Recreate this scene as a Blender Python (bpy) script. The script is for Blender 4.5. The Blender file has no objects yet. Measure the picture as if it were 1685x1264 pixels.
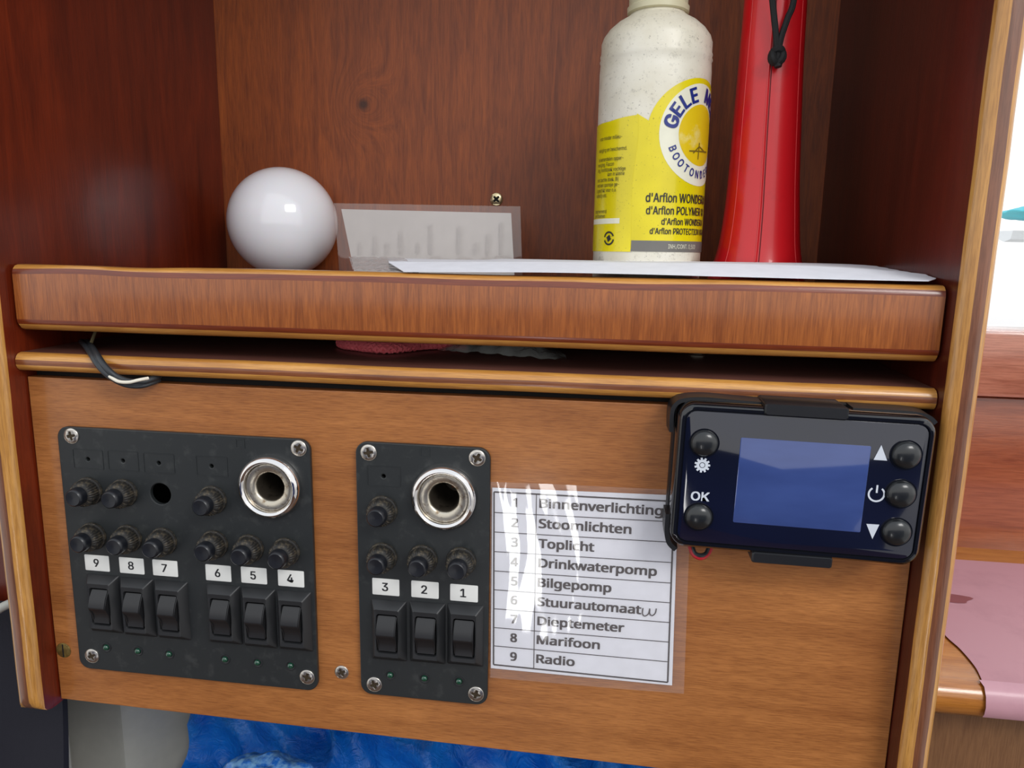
import bpy, bmesh, math, random, os
from mathutils import Vector, Matrix, noise
from mathutils.geometry import tessellate_polygon
random.seed(7)
C = bpy.context.scene.collection
SC = bpy.context.scene
ZUP = 1.30                      # whole cabinet stands this high over the cabin floor
mm = 0.001

# ------------------------------------------------------------------ camera
FPX = 1220.0
YAW, PITCH, ROLL = math.radians(7.6), math.radians(10.6), math.radians(1.0)
CAM = Vector((0, -0.36, 0))
_f = Vector((-math.sin(YAW)*math.cos(PITCH), math.cos(YAW)*math.cos(PITCH), -math.sin(PITCH)))
_r0 = Vector((math.cos(YAW), math.sin(YAW), 0)); _u0 = _r0.cross(_f)
_r = _r0*math.cos(ROLL) + _u0*math.sin(ROLL)
_u = -_r0*math.sin(ROLL) + _u0*math.cos(ROLL)
cd = bpy.data.cameras.new('camera'); cam = bpy.data.objects.new('camera', cd); C.objects.link(cam)
cd.sensor_fit = 'HORIZONTAL'; cd.sensor_width = 36; cd.lens = FPX*36/1685; cd.clip_start = 0.01; cd.clip_end = 200
M = Matrix((( _r.x, _u.x, -_f.x), (_r.y, _u.y, -_f.y), (_r.z, _u.z, -_f.z))).to_4x4()
M.translation = CAM + Vector((0, 0, ZUP)); cam.matrix_world = M
SC.camera = cam
SC.view_settings.view_transform = 'Standard'; SC.view_settings.look = 'None'
SC.view_settings.gamma = 1; SC.view_settings.use_curve_mapping = False
SC.view_settings.exposure = 0.0

# ------------------------------------------------------------------ sky
W = bpy.data.worlds.new('world'); SC.world = W; W.use_nodes = True
nt = W.node_tree; nt.nodes.clear()
wo = nt.nodes.new('ShaderNodeOutputWorld'); bgn = nt.nodes.new('ShaderNodeBackground')
tc = nt.nodes.new('ShaderNodeTexCoord'); sp = nt.nodes.new('ShaderNodeSeparateXYZ'); rp = nt.nodes.new('ShaderNodeValToRGB')
mr = nt.nodes.new('ShaderNodeMapRange'); mr.inputs[1].default_value = -1
nt.links.new(tc.outputs['Generated'], sp.inputs[0]); nt.links.new(sp.outputs['Z'], mr.inputs[0])
nt.links.new(mr.outputs[0], rp.inputs[0]); nt.links.new(rp.outputs[0], bgn.inputs[0]); nt.links.new(bgn.outputs[0], wo.inputs[0])
e = rp.color_ramp.elements
e[0].position = 0.35; e[0].color = (0.5, 0.5, 0.5, 1)
e[1].position = 0.50; e[1].color = (1.0, 1.0, 1.0, 1)
x_ = rp.color_ramp.elements.new(1.0); x_.color = (0.85, 0.92, 1.0, 1)
bgn.inputs[1].default_value = 1.25

def area(name, loc, target, sx, sy, power, col):
    l = bpy.data.lights.new(name, 'AREA'); l.shape = 'RECTANGLE'; l.size = sx; l.size_y = sy; l.energy = power; l.color = col
    o = bpy.data.objects.new(name, l); C.objects.link(o)
    o.location = Vector(loc) + Vector((0, 0, ZUP))
    o.rotation_euler = (Vector(target) - Vector(loc)).to_track_quat('-Z', 'Y').to_euler()
    return o
# the companionway hatch above and behind the photographer, and an added unseen lamp for film glare
area('hatch_light', (0.92, -1.15, 0.95), (0.0, 0, -0.07), 0.7, 0.5, 14, (1.0, 0.98, 0.95))
area('glare_strip_light', (-0.20, -1.68, -0.72), (-.1, 0, -0.13), 0.09, 0.72, 2.0, (1.0, 0.99, 0.97))

# ------------------------------------------------------------------ pixel on a known plane -> place
def ray(px, py):
    return (px-842.5)*_r - (py-632)*_u + FPX*_f
def U(px, py, Y=0.0):
    d = ray(px, py); return CAM + d*((Y-CAM.y)/d.y)
def UZ(px, py, Z):
    d = ray(px, py); return CAM + d*((Z-CAM.z)/d.z)

# ------------------------------------------------------------------ materials
def s2l(c):
    return tuple(((v/255)/12.92 if v/255 <= .04045 else ((v/255+.055)/1.055)**2.4) for v in c)
class NT:
    def __init__(s, name):
        s.m = bpy.data.materials.new(name); s.m.use_nodes = True; s.t = s.m.node_tree
        s.b = s.t.nodes['Principled BSDF']; s.out = s.t.nodes['Material Output']
    def n(s, k, **kw):
        q = s.t.nodes.new(k)
        for a, v in kw.items(): setattr(q, a, v)
        return q
    def l(s, a, b): s.t.links.new(a, b)
    def coord(s, scale=(1, 1, 1), rot=(0, 0, 0)):
        tc = s.n('ShaderNodeTexCoord'); mp = s.n('ShaderNodeMapping')
        mp.inputs['Scale'].default_value = scale; mp.inputs['Rotation'].default_value = rot
        s.l(tc.outputs['Object'], mp.inputs['Vector']); return mp.outputs[0]
    def noise(s, vec, sc, det=4, rough=.55, dist=0):
        q = s.n('ShaderNodeTexNoise'); q.inputs['Scale'].default_value = sc; q.inputs['Detail'].default_value = det
        q.inputs['Roughness'].default_value = rough; q.inputs['Distortion'].default_value = dist
        s.l(vec, q.inputs['Vector']); return q.outputs['Fac']
    def ramp(s, fac, stops):
        q = s.n('ShaderNodeValToRGB'); el = q.color_ramp.elements
        el[0].position, el[0].color = stops[0][0], (*stops[0][1], 1)
        el[1].position, el[1].color = stops[-1][0], (*stops[-1][1], 1)
        for p, c in stops[1:-1]:
            z = el.new(p); z.color = (*c, 1)
        s.l(fac, q.inputs[0]); return q.outputs[0]
    def mix(s, fac, a, b, mode='MIX'):
        q = s.n('ShaderNodeMix', data_type='RGBA', blend_type=mode)
        for sock, v in ((q.inputs[0], fac), (q.inputs[6], a), (q.inputs[7], b)):
            if hasattr(v, 'is_linked'): s.l(v, sock)
            elif isinstance(v, (int, float)): sock.default_value = v
            else: sock.default_value = (*v, 1)
        return q.outputs[2]
    def bump(s, h, strength=.3, dist=.0005):
        q = s.n('ShaderNodeBump'); q.inputs['Strength'].default_value = strength; q.inputs['Distance'].default_value = dist
        s.l(h, q.inputs['Height']); s.l(q.outputs[0], s.b.inputs['Normal'])
    def col(s, v):
        if hasattr(v, 'is_linked'): s.l(v, s.b.inputs['Base Color'])
        else: s.b.inputs['Base Color'].default_value = (*v, 1)
    def set(s, **kw):
        for k, v in kw.items(): s.b.inputs[k.replace('_', ' ')].default_value = v

def wood(name, dark, light, axis='x', fine=420, coarse=16, pores=.5, rough=.35, coat=.5, rot=0, bump=.25, dist=.6, blotch=None, knot=None):
    """varnished timber: long grain, pores, tone patches; dark/light in sRGB 0-255"""
    t = NT(name); ax = 'xyz'.index(axis)
    rr = (0, math.radians(rot), 0)
    v1 = t.coord(tuple(.10 if i == ax else 1 for i in range(3)), rr)
    v2 = t.coord(tuple(.05 if i == ax else 1 for i in range(3)), rr)
    if knot:                                   # grain bending round a knot
        tcn = t.n('ShaderNodeTexCoord'); vd = t.n('ShaderNodeVectorMath', operation='DISTANCE'); vd.inputs[1].default_value = knot
        t.l(tcn.outputs['Object'], vd.inputs[0])
        kr = t.n('ShaderNodeMapRange'); kr.inputs[1].default_value = .003; kr.inputs[2].default_value = .05
        kr.inputs[3].default_value = 1; kr.inputs[4].default_value = 0; t.l(vd.outputs['Value'], kr.inputs[0])
        kp = t.n('ShaderNodeMath', operation='POWER'); kp.inputs[1].default_value = 3; t.l(kr.outputs[0], kp.inputs[0])
        kv = t.n('ShaderNodeVectorMath', operation='SCALE'); kv.inputs[0].default_value = (.05, 0, .02); t.l(kp.outputs[0], kv.inputs['Scale'])
        ad = t.n('ShaderNodeVectorMath', operation='ADD'); t.l(v1, ad.inputs[0]); t.l(kv.outputs[0], ad.inputs[1]); v1 = ad.outputs[0]
        spot = t.n('ShaderNodeMapRange'); spot.inputs[1].default_value = .002; spot.inputs[2].default_value = .006
        spot.inputs[3].default_value = .8; spot.inputs[4].default_value = 0; t.l(vd.outputs['Value'], spot.inputs[0])
    d, l = s2l(dark), s2l(light)
    n1 = t.noise(v1, coarse*9, 6, .68, dist)
    c1 = t.ramp(n1, [(.22, d), (.78, l)])
    n2 = t.noise(v2, fine*3.2, 3, .6)
    f2 = t.ramp(n2, [(.38, (.62, .56, .52)), (.56, (1, 1, 1))])
    c2 = t.mix(pores, c1, f2, 'MULTIPLY')
    n3 = t.noise(t.coord((1, 1, 1)), 9, 3, .5)
    lo = tuple(x*.72 for x in (1, .86, .75)) if blotch is None else blotch
    c3 = t.mix(.55, c2, t.ramp(n3, [(.32, lo), (.62, (1, 1, 1))]), 'MULTIPLY')
    if knot: c3 = t.mix(spot.outputs[0], c3, s2l((30, 12, 6)))
    t.col(c3)
    t.set(Roughness=rough, Coat_Weight=coat, Coat_Roughness=.16)
    t.bump(n2, bump, .0004)
    return t.m

def plain(name, rgb, rough=.5, metal=0, coat=0, grime=None, gscale=60, gpos=(.55, .7), bump=0, bscale=900, spec=.5, emit=None):
    t = NT(name); c = s2l(rgb)
    v = t.coord()
    if grime is not None:
        n = t.noise(v, gscale, 5, .65); t.col(t.ramp(n, [(gpos[0], c), (gpos[1], s2l(grime))]))
    else:
        n = t.noise(v, 120, 2); t.col(t.ramp(n, [(.3, tuple(x*.94 for x in c)), (.7, c)]))
    t.set(Roughness=rough, Metallic=metal, Coat_Weight=coat); t.b.inputs['Specular IOR Level'].default_value = spec
    if bump: t.bump(t.noise(v, bscale, 3), bump, .0003)
    return t.m

def film(name, haze=.06, wr=.6, wscale=45, hcol=(1, 1, 1), rough=.04, wd=.003):
    """thin clear laminating film: see-through, glossy, slightly wavy"""
    t = NT(name); t.t.nodes.remove(t.b)
    tr = t.n('ShaderNodeBsdfTransparent'); gl = t.n('ShaderNodeBsdfGlossy'); gl.inputs['Roughness'].default_value = rough
    df = t.n('ShaderNodeBsdfDiffuse'); df.inputs[0].default_value = (*hcol, 1)
    fr = t.n('ShaderNodeLayerWeight')
    bp = t.n('ShaderNodeBump'); bp.inputs['Strength'].default_value = wr; bp.inputs['Distance'].default_value = wd
    t.l(t.noise(t.coord((1, 1, .35)), wscale, 3, .5, .4), bp.inputs['Height'])
    for q in (gl, fr): t.l(bp.outputs[0], q.inputs['Normal'])
    m1 = t.n('ShaderNodeMixShader'); m1.inputs[0].default_value = haze; t.l(tr.outputs[0], m1.inputs[1]); t.l(df.outputs[0], m1.inputs[2])
    pw = t.n('ShaderNodeMath', operation='POWER'); pw.inputs[1].default_value = 4; t.l(fr.outputs['Facing'], pw.inputs[0])
    ma = t.n('ShaderNodeMath', operation='MULTIPLY_ADD'); ma.inputs[1].default_value = .93; ma.inputs[2].default_value = .07; t.l(pw.outputs[0], ma.inputs[0])
    m2 = t.n('ShaderNodeMixShader'); t.l(ma.outputs[0], m2.inputs[0]); t.l(m1.outputs[0], m2.inputs[1]); t.l(gl.outputs[0], m2.inputs[2])
    t.l(m2.outputs[0], t.out.inputs[0]); return t.m

KNOT = U(598, 172, .2225) - Vector((-.084, .22675, .1275))
m_board = wood('varnished_board', (146, 88, 42), (194, 128, 70), 'x', 620, 8, .75, .36, .35, dist=.8)
m_lip = wood('lip_veneer', (122, 60, 18), (180, 104, 44), 'z', 420, 26, .6, .3, .5, rot=12, bump=.35, dist=1.2)
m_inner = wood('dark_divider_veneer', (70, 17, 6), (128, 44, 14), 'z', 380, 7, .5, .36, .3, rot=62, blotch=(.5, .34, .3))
m_innerR = wood('divider_veneer_shaded', (58, 18, 10), (98, 34, 18), 'z', 380, 9, .5, .36, .35, blotch=(.6, .45, .4))  # darker copy of the divider veneer, shade of the left-facing side put in
m_back = wood('back_panel_veneer', (104, 44, 10), (166, 84, 28), 'z', 420, 14, .55, .5, .06, dist=1.4, knot=KNOT)
m_plyL = wood('light_ply', (176, 116, 48), (222, 164, 84), 'x', 500, 14, .55, .3, .5)
m_plyD = wood('dark_ply', (104, 56, 26), (148, 86, 46), 'x', 500, 14, .6, .3, .5)
m_plyLz = wood('light_ply_upright', (170, 116, 50), (222, 166, 88), 'z', 500, 14, .6, .3, .6)
m_plyDz = wood('dark_ply_upright', (92, 56, 38), (142, 88, 58), 'z', 500, 14, .6, .3, .6)
m_groove = wood('dark_varnish_line', (104, 40, 14), (136, 60, 24), 'x', 420, 14, .6, .3, .5)
m_shelftop = wood('dusty_shelf_top', (84, 50, 44), (112, 72, 62), 'x', 300, 14, .5, .45, .2)
m_sill = wood('sill_wood', (164, 94, 70), (210, 142, 114), 'x', 380, 12, .6, .2, .8, dist=1)
m_sillp = wood('cabin_side_wood', (138, 68, 38), (186, 108, 68), 'x', 300, 9, .5, .24, .7, dist=1.2)
m_ledge = wood('ledge_wood', (158, 92, 30), (206, 138, 60), 'x', 420, 12, .5, .2, .8)
m_lowp = wood('lower_panel_wood', (116, 80, 50), (142, 102, 66), 'z', 420, 12, .5, .5, .1)
m_blk = plain('black_panel_plastic', (35, 38, 39), .42, grime=(50, 52, 52), gscale=140, bump=.12, bscale=2600)
m_blk2 = plain('black_rocker_plastic', (31, 31, 33), .4, bump=.05)
m_bez = plain('black_bezel_plastic', (34, 35, 37), .42, bump=.08, bscale=2500)
m_pit = plain('dark_cavity', (9, 8, 8), .8)
m_knurl = plain('dusty_black_nut', (30, 28, 26), .62, grime=(104, 92, 72), gscale=420, gpos=(.48, .8), bump=.4, bscale=1500)
m_cap = plain('breaker_cap_plastic', (22, 24, 30), .34)
m_led = plain('green_led', (12, 66, 46), .15, coat=1)
m_steel = plain('stainless_screw', (205, 200, 192), .3, metal=1, grime=(150, 140, 126), gscale=300, bump=.1, bscale=1200)
m_recess = plain('screw_recess_dark', (70, 58, 42), .6, metal=.5)  # dark brown floor of the cross recess
m_screwb = plain('yellowed_steel', (214, 200, 160), .3, metal=.9, grime=(150, 136, 96), gscale=300)
m_brass = plain('dull_brass', (140, 120, 66), .5, metal=.55, grime=(96, 74, 36), gscale=300, gpos=(.4, .65))
m_chrome = plain('chrome_ring', (225, 222, 220), .09, metal=1)
m_sleeve = plain('socket_sleeve_metal', (196, 188, 172), .3, metal=.9, grime=(128, 104, 78), gscale=260, gpos=(.52, .68), bump=.25, bscale=500)
m_bore = plain('dull_bore_metal', (84, 76, 66), .45, metal=.7, grime=(40, 34, 28), gscale=200)
m_brown = plain('corroded_contact', (120, 66, 32), .5, metal=.6)
m_white = plain('white_sticker', (226, 226, 222), .5)
m_paper = plain('white_paper', (236, 238, 246), .6, bump=.05, bscale=60)
m_paperg = plain('grey_white_paper', (196, 188, 184), .6)
m_ink = plain('black_ink', (38, 38, 42), .5)
m_faint = plain('show_through_print', (186, 178, 175), .6)
m_film = film('laminate_film', .10, .42, 24, (.95, .82, .78))
m_film2 = film('back_sleeve_film', .05, .5, 30)
m_film3 = film('crinkled_film', .32, 1.0, 120, (.8, .78, .78), rough=.15)
m_bagclear = film('dusty_clear_bag', .42, 1.0, 90, (.8, .84, .8), rough=.18)
m_dev = plain('gloss_black_housing', (14, 15, 19), .16, coat=.4)
m_brk = plain('satin_black_cradle', (20, 21, 25), .4)
m_icon = plain('white_icon_print', (206, 212, 222), .4)
m_but = plain('rubber_dome_button', (28, 30, 32), .27, coat=.2)

t = NT('controller_glass'); t.col(t.ramp(t.noise(t.coord((.5, 1, 1)), 14, 3), [(.35, s2l((12, 15, 28))), (.7, s2l((17, 21, 44)))])); t.set(Roughness=.07, Coat_Weight=.6, Coat_Roughness=.03); m_glass = t.m
t = NT('display_dark_blue'); t.col(t.ramp(t.noise(t.coord((.3, 1, 1)), 60, 3), [(.35, s2l((50, 66, 118))), (.7, s2l((60, 78, 134)))])); t.set(Roughness=.07, Coat_Weight=.5, Coat_Roughness=.03); m_lcd = t.m
t = NT('opal_globe'); t.col(s2l((246, 246, 252))); t.set(Roughness=.12, Coat_Weight=.6, Coat_Roughness=.03, Subsurface_Weight=.1, Subsurface_Scale=.01); m_globe = t.m
t = NT('dirty_white_bottle')
v = t.coord(); n = t.noise(v, 220, 6, .75); st = t.ramp(n, [(.56, (1, 1, 1)), (.72, (.12, .10, .08))])
vs = t.coord((1, 1, 1)); n2 = t.noise(vs, 22, 4, .6); base = t.ramp(n2, [(.3, s2l((232, 228, 214))), (.7, s2l((204, 196, 172)))])
sepz = t.n('ShaderNodeSeparateXYZ'); t.l(vs, sepz.inputs[0])
n4 = t.noise(v, 700, 4, .6); sp4 = t.ramp(n4, [(.62, (1, 1, 1)), (.7, (.15, .13, .11))])
t.col(t.mix(.5, t.mix(.45, base, st, 'MULTIPLY'), sp4, 'MULTIPLY')); t.set(Roughness=.38); t.bump(n2, .1); m_bottle = t.m
t = NT('yellow_label')
n = t.noise(t.coord(), 900, 4, .6); c0 = t.ramp(t.noise(t.coord(), 26, 4), [(.3, s2l((232, 214, 14))), (.7, s2l((210, 192, 6)))])
t.col(t.mix(.8, c0, t.ramp(n, [(.64, (1, 1, 1)), (.72, (.2, .18, .08))]), 'MULTIPLY')); t.set(Roughness=.3, Coat_Weight=.3); m_lab = t.m
m_labw = plain('label_white', (232, 230, 208), .35); m_labs = plain('label_gold_disc', (222, 190, 20), .35, grime=(226, 214, 140), gscale=40)
m_labg = plain('label_grey', (112, 110, 106), .35); m_navy = plain('label_blue_ink', (22, 40, 124), .4)
m_cross = plain('label_brown_print', (120, 100, 24), .5)
m_red = plain('red_plastic', (206, 14, 26), .3, coat=.3, grime=(188, 12, 24), gscale=30)
m_redline = plain('red_mould_line', (212, 70, 70), .4); m_reddark = plain('red_seam_dark', (108, 16, 20), .6)  # paler mould lines, darker red seam line
m_cord = plain('black_cord', (14, 14, 16), .75, bump=.8, bscale=1600)
m_rope = plain('pink_rope', (234, 104, 112), .7, bump=.4, bscale=2200)
m_cable = plain('black_cable', (40, 44, 48), .38); m_cwhite = plain('white_core', (226, 220, 204), .35)
m_wirey = plain('beige_wire', (120, 108, 78), .5); m_wred = plain('red_wire', (176, 20, 34), .4)
m_mauve = plain('mauve_sheet', (190, 142, 152), .4, grime=(174, 128, 138), gscale=24, gpos=(.5, .8), coat=.15)
m_stain = plain('sheet_stain', (136, 76, 80), .5)
m_grey = plain('grey_moulding', (172, 172, 164), .5); m_cloth = plain('navy_cloth', (16, 16, 30), .9, bump=.6, bscale=1200)
t = NT('blue_plastic_bag'); t.col(t.ramp(t.noise(t.coord(), 30, 4), [(.35, s2l((0, 92, 190))), (.7, s2l((30, 136, 228)))])); t.set(Roughness=.3, Specular_IOR_Level=.5)
t.bump(t.noise(t.coord(), 70, 5, .6, 1.2), .8, .004); m_bag = t.m
m_frost = plain('frosted_blue_wrap', (120, 170, 216), .3, grime=(30, 100, 190), gscale=160, gpos=(.42, .6), bump=.8, bscale=160)
m_hull = plain('cabin_white', (150, 150, 146), .6); m_floor = wood('cabin_sole', (70, 44, 26), (110, 72, 44), 'x', 200, 4, .5, .5, .1)
m_cyan = plain('turquoise_cover', (40, 200, 214), .6); m_boatw = plain('white_hull_paint', (236, 240, 242), .4)
m_metalthing = plain('metal_cup_rim', (190, 186, 170), .25, metal=1)
t = NT('window_pane'); t.t.nodes.remove(t.b); a_ = t.n('ShaderNodeBsdfTransparent'); b_ = t.n('ShaderNodeBsdfGlossy'); b_.inputs['Roughness'].default_value = .02
x_ = t.n('ShaderNodeMixShader'); x_.inputs[0].default_value = .05; t.l(a_.outputs[0], x_.inputs[1]); t.l(b_.outputs[0], x_.inputs[2]); t.l(x_.outputs[0], t.out.inputs[0]); m_pane = t.m

# ------------------------------------------------------------------ mesh helpers
WORLD = {}
def wl(o): return WORLD.get(o.name, Vector((0, 0, 0)))
def link(name, bm, mats, parent=None, smooth=True, loc=None, angle=40):
    """bmesh in world coordinates -> one object whose origin is its own centre (or loc)"""
    if not isinstance(mats, (list, tuple)): mats = [mats]
    bmesh.ops.recalc_face_normals(bm, faces=bm.faces)
    if loc is None:
        lo = Vector((min(v.co[i] for v in bm.verts) for i in range(3))); hi = Vector((max(v.co[i] for v in bm.verts) for i in range(3)))
        loc = (lo+hi)/2
    loc = Vector(loc)
    bmesh.ops.translate(bm, verts=bm.verts, vec=-loc)
    for f in bm.faces: f.smooth = smooth
    for ed in bm.edges:
        if len(ed.link_faces) == 2 and ed.calc_face_angle(0) > math.radians(angle): ed.smooth = False
    me = bpy.data.meshes.new(name); bm.to_mesh(me); bm.free()
    for m in mats: me.materials.append(m)
    o = bpy.data.objects.new(name, me); C.objects.link(o)
    WORLD[o.name] = loc
    if parent: o.parent = parent; o.location = loc - wl(parent)
    else: o.location = loc
    return o
def tag(o, label, cat, group=None, kind=None):
    o['label'] = label; o['category'] = cat
    if group: o['group'] = group
    if kind: o['kind'] = kind
    return o
def struct(o): o['kind'] = 'structure'; return o
def empty(name, loc, label, cat, group=None):
    o = bpy.data.objects.new(name, None); C.objects.link(o); o.empty_display_size = .01
    o.location = loc; WORLD[o.name] = Vector(loc); return tag(o, label, cat, group)
def new(): return bmesh.new()
def loft(bm, loops, cap0=True, cap1=True, mats=None, closed=True):
    rows = [[bm.verts.new(p) for p in lp] for lp in loops]
    n = len(rows[0])
    for i in range(len(rows)-1):
        for j in range(n if closed else n-1):
            k = (j+1) % n
            f = bm.faces.new((rows[i][j], rows[i][k], rows[i+1][k], rows[i+1][j]))
            if mats: f.material_index = mats[i]
    if cap0 and closed: f = bm.faces.new(rows[0]); f.material_index = mats[0] if mats else 0
    if cap1 and closed: f = bm.faces.new(rows[-1]); f.material_index = mats[-1] if mats else 0
    return rows
def rrect(cx, cz, w, h, r, y, seg=5, ang=0):
    r = min(r, w/2-1e-6, h/2-1e-6); pts = []
    for sx, sz, a0 in ((1, 1, 0), (-1, 1, 90), (-1, -1, 180), (1, -1, 270)):
        for i in range(seg+1):
            a = math.radians(a0 + 90*i/seg)
            x, z = sx*(w/2-r)+r*math.cos(a), sz*(h/2-r)+r*math.sin(a)
            ca, sa = math.cos(ang), math.sin(ang)
            pts.append(Vector((cx+x*ca-z*sa, y, cz+x*sa+z*ca)))
    return pts
def slab(bm, cx, cz, w, h, r, y0, y1, bev=.0005, ang=0, seg=5):
    """rounded plate facing -Y; y0 front, y1 back"""
    loft(bm, [rrect(cx, cz, w, h, r, y1, seg, ang), rrect(cx, cz, w, h, r, y0+bev, seg, ang),
              rrect(cx, cz, w-bev*.6, h-bev*.6, r-bev*.3, y0+bev*.3, seg, ang), rrect(cx, cz, w-2*bev, h-2*bev, max(r-bev, 1e-4), y0, seg, ang)])
def quadslab(bm, pts, y0, y1):
    loft(bm, [[Vector((p[0], y1, p[1])) for p in pts], [Vector((p[0], y0, p[1])) for p in pts]])
def box(bm, x0, x1, y0, y1, z0, z1, bev=0, seg=2):
    g = bmesh.ops.create_cube(bm, size=1)
    for v in g['verts']:
        v.co = Vector(((x0+x1)/2+v.co.x*(x1-x0), (y0+y1)/2+v.co.y*(y1-y0), (z0+z1)/2+v.co.z*(z1-z0)))
    if bev:
        bmesh.ops.bevel(bm, geom=list({e for v in g['verts'] for e in v.link_edges}), offset=bev, segments=seg, profile=.5, affect='EDGES')
def lathe(bm, prof, c=(0, 0, 0), n=32, axis='y', cap0=True, cap1=True, mats=None, wob=None):
    """prof: (r, h) pairs; h runs along the axis"""
    loops = []
    for r, h in prof:
        lp = []
        for i in range(n):
            a = 2*math.pi*i/n; q = r*(wob(a, h) if wob else 1)
            p = (q*math.cos(a), h, q*math.sin(a)) if axis == 'y' else (q*math.cos(a), q*math.sin(a), h)
            lp.append(Vector(c)+Vector(p))
        loops.append(lp)
    loft(bm, loops, cap0, cap1, mats)
def spline(pts, k=8):
    pts = [Vector(p) for p in pts]; out = []
    for i in range(len(pts)-1):
        p0, p1, p2, p3 = pts[max(i-1, 0)], pts[i], pts[i+1], pts[min(i+2, len(pts)-1)]
        for j in range(k):
            t = j/k
            out.append(.5*((2*p1)+(-p0+p2)*t+(2*p0-5*p1+4*p2-p3)*t*t+(-p0+3*p1-3*p2+p3)*t**3))
    out.append(pts[-1]); return out
def tube(bm, pts, r, n=8, rf=None):
    loops = []; up = Vector((.13, .2, 1)).normalized(); N = len(pts)
    for i, p in enumerate(pts):
        d = (pts[min(i+1, N-1)]-pts[max(i-1, 0)]).normalized()
        s = d.cross(up).normalized(); w = s.cross(d); up = w
        q = r*(rf(i/(N-1)) if rf else 1)
        loops.append([p + s*q*math.cos(2*math.pi*k/n) + w*q*math.sin(2*math.pi*k/n) for k in range(n)])
    loft(bm, loops)
def prism(bm, prof, x0, x1, mats=None, nx=1, wob=None):
    """closed profile of (y,z) swept along X; mats per profile segment"""
    loops = []
    for i in range(nx+1):
        x = x0+(x1-x0)*i/nx
        loops.append([Vector((x, y, z)) + (wob(x, j) if wob else Vector((0, 0, 0))) for j, (y, z) in enumerate(prof)])
    rows = loft(bm, loops)
    if mats:
        bm.faces.ensure_lookup_table(); k = len(prof)
        for i in range(nx):
            for j in range(k): bm.faces[-(nx*k+2)+i*k+j].material_index = mats[j]
def flat_shape(outline, holes, y0, y1, bev=0.0):
    """2D outline with holes (x,z), thickened from y0 (front) to y1 (back) -> bmesh"""
    cu = bpy.data.curves.new('tmp', 'CURVE'); cu.dimensions = '2D'; cu.fill_mode = 'BOTH'
    for lp in [outline]+list(holes):
        s = cu.splines.new('POLY'); s.points.add(len(lp)-1); s.use_cyclic_u = True
        for k, (x, z) in enumerate(lp): s.points[k].co = (x, z, 0, 1)
    cu.extrude = max((y1-y0)/2-bev, 0); cu.bevel_depth = bev; cu.bevel_resolution = 1; cu.offset = -bev
    return curve_bm(cu, (y0+y1)/2)
def curve_bm(cu, yc):
    o = bpy.data.objects.new('tmp', cu); C.objects.link(o)
    dg = bpy.context.evaluated_depsgraph_get(); dg.update()
    me = bpy.data.meshes.new_from_object(o.evaluated_get(dg)); bm = new(); bm.from_mesh(me)
    for f in bm.faces: f.material_index = 0
    bpy.data.objects.remove(o); bpy.data.meshes.remove(me)
    for v in bm.verts: v.co = Vector((v.co.x, yc - v.co.z, v.co.y))
    bmesh.ops.remove_doubles(bm, verts=bm.verts, dist=1e-7)
    return bm
def circ(cx, cz, r, n=24): return [(cx+r*math.cos(2*math.pi*i/n), cz+r*math.sin(2*math.pi*i/n)) for i in range(n)]
def rr2(cx, cz, w, h, r, seg=5): return [(p.x, p.z) for p in rrect(cx, cz, w, h, r, 0, seg)]

def _font(name):
    try:
        p = os.path.join(bpy.utils.system_resource('DATAFILES'), 'fonts', name)
        return bpy.data.fonts.load(p)
    except Exception: return None
INTER = _font('Inter.woff2'); NOTO = _font('NotoSansMath-Regular.woff2') or INTER; NARROW = INTER
CAPH = {}
def text_bm(s, w=None, h=None, weight=.0, yc=0, font='I'):
    """lettering centred on 0,0 in x/z, h = capital height, w = width (metres); weight thickens the strokes"""
    F = {'I': INTER, 'N': NOTO, 'C': NARROW}[font]
    def make(txt):
        cu = bpy.data.curves.new('txt', 'FONT'); cu.body = txt
        if F: cu.font = F
        cu.size = 1; cu.resolution_u = 3
        return curve_bm(cu, 0)
    if font not in CAPH:
        b = make('H'); CAPH[font] = max(v.co.z for v in b.verts); b.free()
    cap = CAPH[font]; bm = make(s)
    xs = [v.co.x for v in bm.verts]; W0 = max(xs)-min(xs); cx = (max(xs)+min(xs))/2
    sx = (w/W0) if w else None; sz = (h/cap) if h else None
    sx = sx or sz; sz = sz or sx
    for v in bm.verts: v.co = Vector(((v.co.x-cx)*sx, yc, (v.co.z-cap/2)*sz))
    if weight:
        me = bpy.data.meshes.new('w'); bm.to_mesh(me); d = weight*cap*sz
        for kk, (dx, dz) in enumerate(((1, .5), (-1, .5), (1, -.5), (-1, -.5))):
            n0 = len(bm.verts); bm.from_mesh(me); bm.verts.ensure_lookup_table()
            for v in bm.verts[n0:]: v.co.x += dx*d; v.co.z += dz*d; v.co.y -= (kk+1)*1.2e-5
        bpy.data.meshes.remove(me)
    return bm
def spot(bm, T):
    bmesh.ops.transform(bm, matrix=T, verts=bm.verts); return bm
def put_text(name, s, c, w, h, mat, parent, ang=0, weight=0.0, font='I'):
    bm = text_bm(s, w, h, weight, font=font); spot(bm, Matrix.Translation(c) @ Matrix.Rotation(-ang, 4, 'Y'))
    return link(name, bm, mat, parent, smooth=False)
def copy_tree(o, parent=None):
    c = o.copy(); C.objects.link(c); c.parent = parent
    for ch in o.children: copy_tree(ch, c)
    return c

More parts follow.
